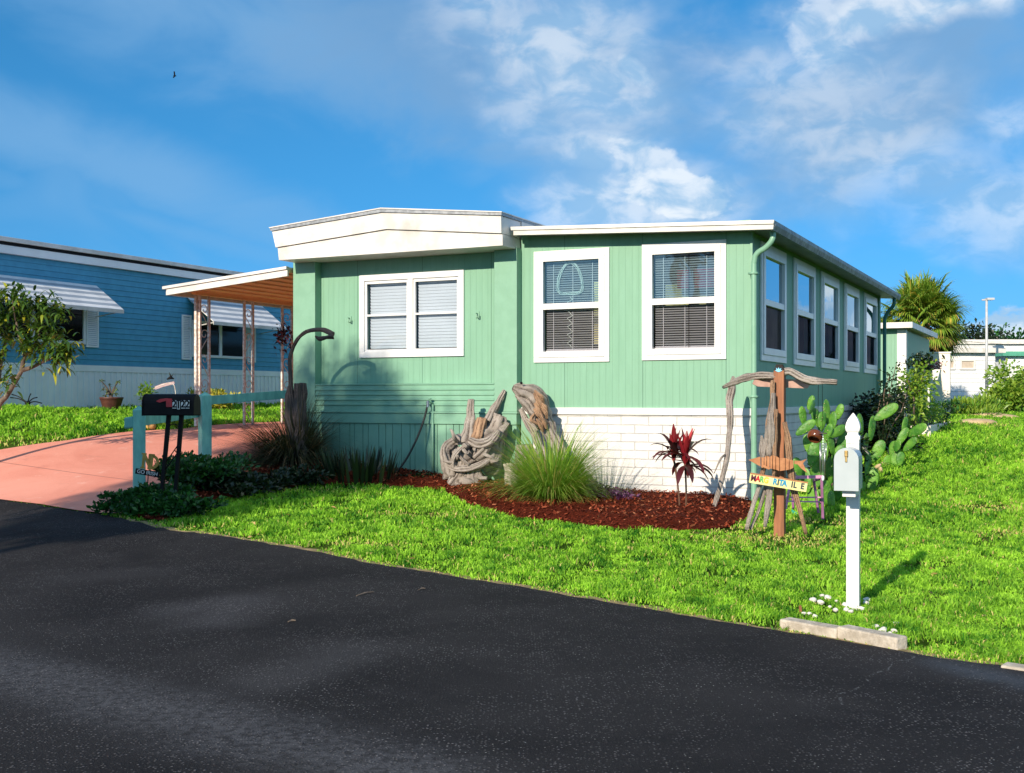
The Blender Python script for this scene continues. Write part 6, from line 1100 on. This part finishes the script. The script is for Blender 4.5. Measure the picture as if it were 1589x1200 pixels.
# garden banner: curved board with a bird on a wire stake
p = at(266, 640, 22.5); p[2] = gh(p); T = thing('garden_stake', 'curved garden stake with a strip of lettering and a dark hummingbird on top', 'garden ornament', p); Q4 = lambda x, y: at(x, y, 22.5) - p
m = MB(); m.tube(smooth([Q4(275, 640), Q4(273, 615), Q4(270, 598), Q4(262, 595), Q4(250, 598), Q4(238, 604)], 5), .008, 5); m.build('wire', MT['scroll'], T, sm=True); m = MB(); q = [Q4(240, 600), Q4(252, 595.5), Q4(270, 592), Q4(271, 596), Q4(253, 600.5), Q4(241, 605)]; m.add([*q, *[c_ + [0, .012, 0] for c_ in q]], [tuple(range(6)), tuple(range(11, 5, -1))] + [(i, (i + 1) % 6, 6 + (i + 1) % 6, 6 + i) for i in range(6)]); m.build('strip', mat('faded_pink', (.5, .35, .38), None, 5, .7), T)
m = MB(); m.tube([Q4(259, 589), Q4(265, 586), Q4(270, 588)], [.012, .035, .01], 6); m.prism([(0, 0), (.04, .01), (-.02, .12)], 0, .01, lambda a, d, z: tuple(Q4(264, 587) + [a, d, z])); m.prism([(0, 0), (.04, .01), (.07, .09)], 0.012, .02, lambda a, d, z: tuple(Q4(263, 587) + [a, d, z])); m.build('hummingbird', MT['black'], T)
clump('small_plant', 'small yellow green plant under the left end of the garden stake', 'plant', on(236, 640) + [0, -.4, 0], (.16, .14, .36), 240, .12, .04, LM['bright'], None, 198, up=1.)
# hanging dark flower ball on the third carport post
p = np.array(HW(-10.02, 2.70, EZ + (HY - 520) * hw(-10, 2.7)[1] / F)); T = thing('hanging_flowers', 'small dark hanging flower bunch on the farthest visible carport post', 'hanging plant', p); rng = np.random.RandomState(3); leaves('flowers', rng.randn(150, 3) * [.09, .07, .11], rng.randn(150, 3), .09, .05, LM['bougain'], T, 3)

# ================================================================== trees across the road, behind the camera, that shade the left side
def shade_tree(label, base, cz_, rx, rz_, n, seed):
    T = thing('shade_tree', label, 'tree', base, 0, 'trees across the road'); rng = np.random.RandomState(seed); m = MB(); m.tube(smooth([(0, 0, -.3), (.1, 0, cz_ * .5), (0, 0, cz_)], 5), [.2, .14, .08], 10, .1, seed); m.build('trunk', MT['bark'], T, sm=True)
    cen = rng.randn(24, 3).clip(-1.8, 1.8) * [rx * .42, rx * .42, rz_ * .5] + [0, 0, cz_]; k = rng.randint(0, 24, n); o = unit(rng.randn(n, 3)) * rng.rand(n, 1) ** .6 * (.35 + .35 * (k % 3)[:, None] / 2); leaves('crown', cen[k] + o, o + rng.randn(n, 3) * .4, .24, .1, LM['shade'], T, seed)
sh = np.array([math.sin(R(SUN_AZ)), math.cos(R(SUN_AZ))]); pr = np.array([math.cos(R(SUN_AZ)), -math.sin(R(SUN_AZ))]); tl = math.tan(R(SUN_EL))
def shade_pos(l, d): q = pr * l + sh * d; return (q[0], q[1], 0)
for (l, d, h, rx, rz_, n, seed, lb) in [(-11.5, -5, 6.3, 1.8, 2.2, 7000, 201, 'leafy tree across the road, nearest the driveway'), (-11.1, -6, 5.0, 1.75, 1.1, 11000, 202, 'low leafy tree across the road'), (-10.2, -7.5, 6.7, 1.0, 1.2, 1500, 203, 'slender leafy tree across the road')]:
    shade_tree(lb, shade_pos(l, d), h - d * tl, rx, rz_, n, seed)
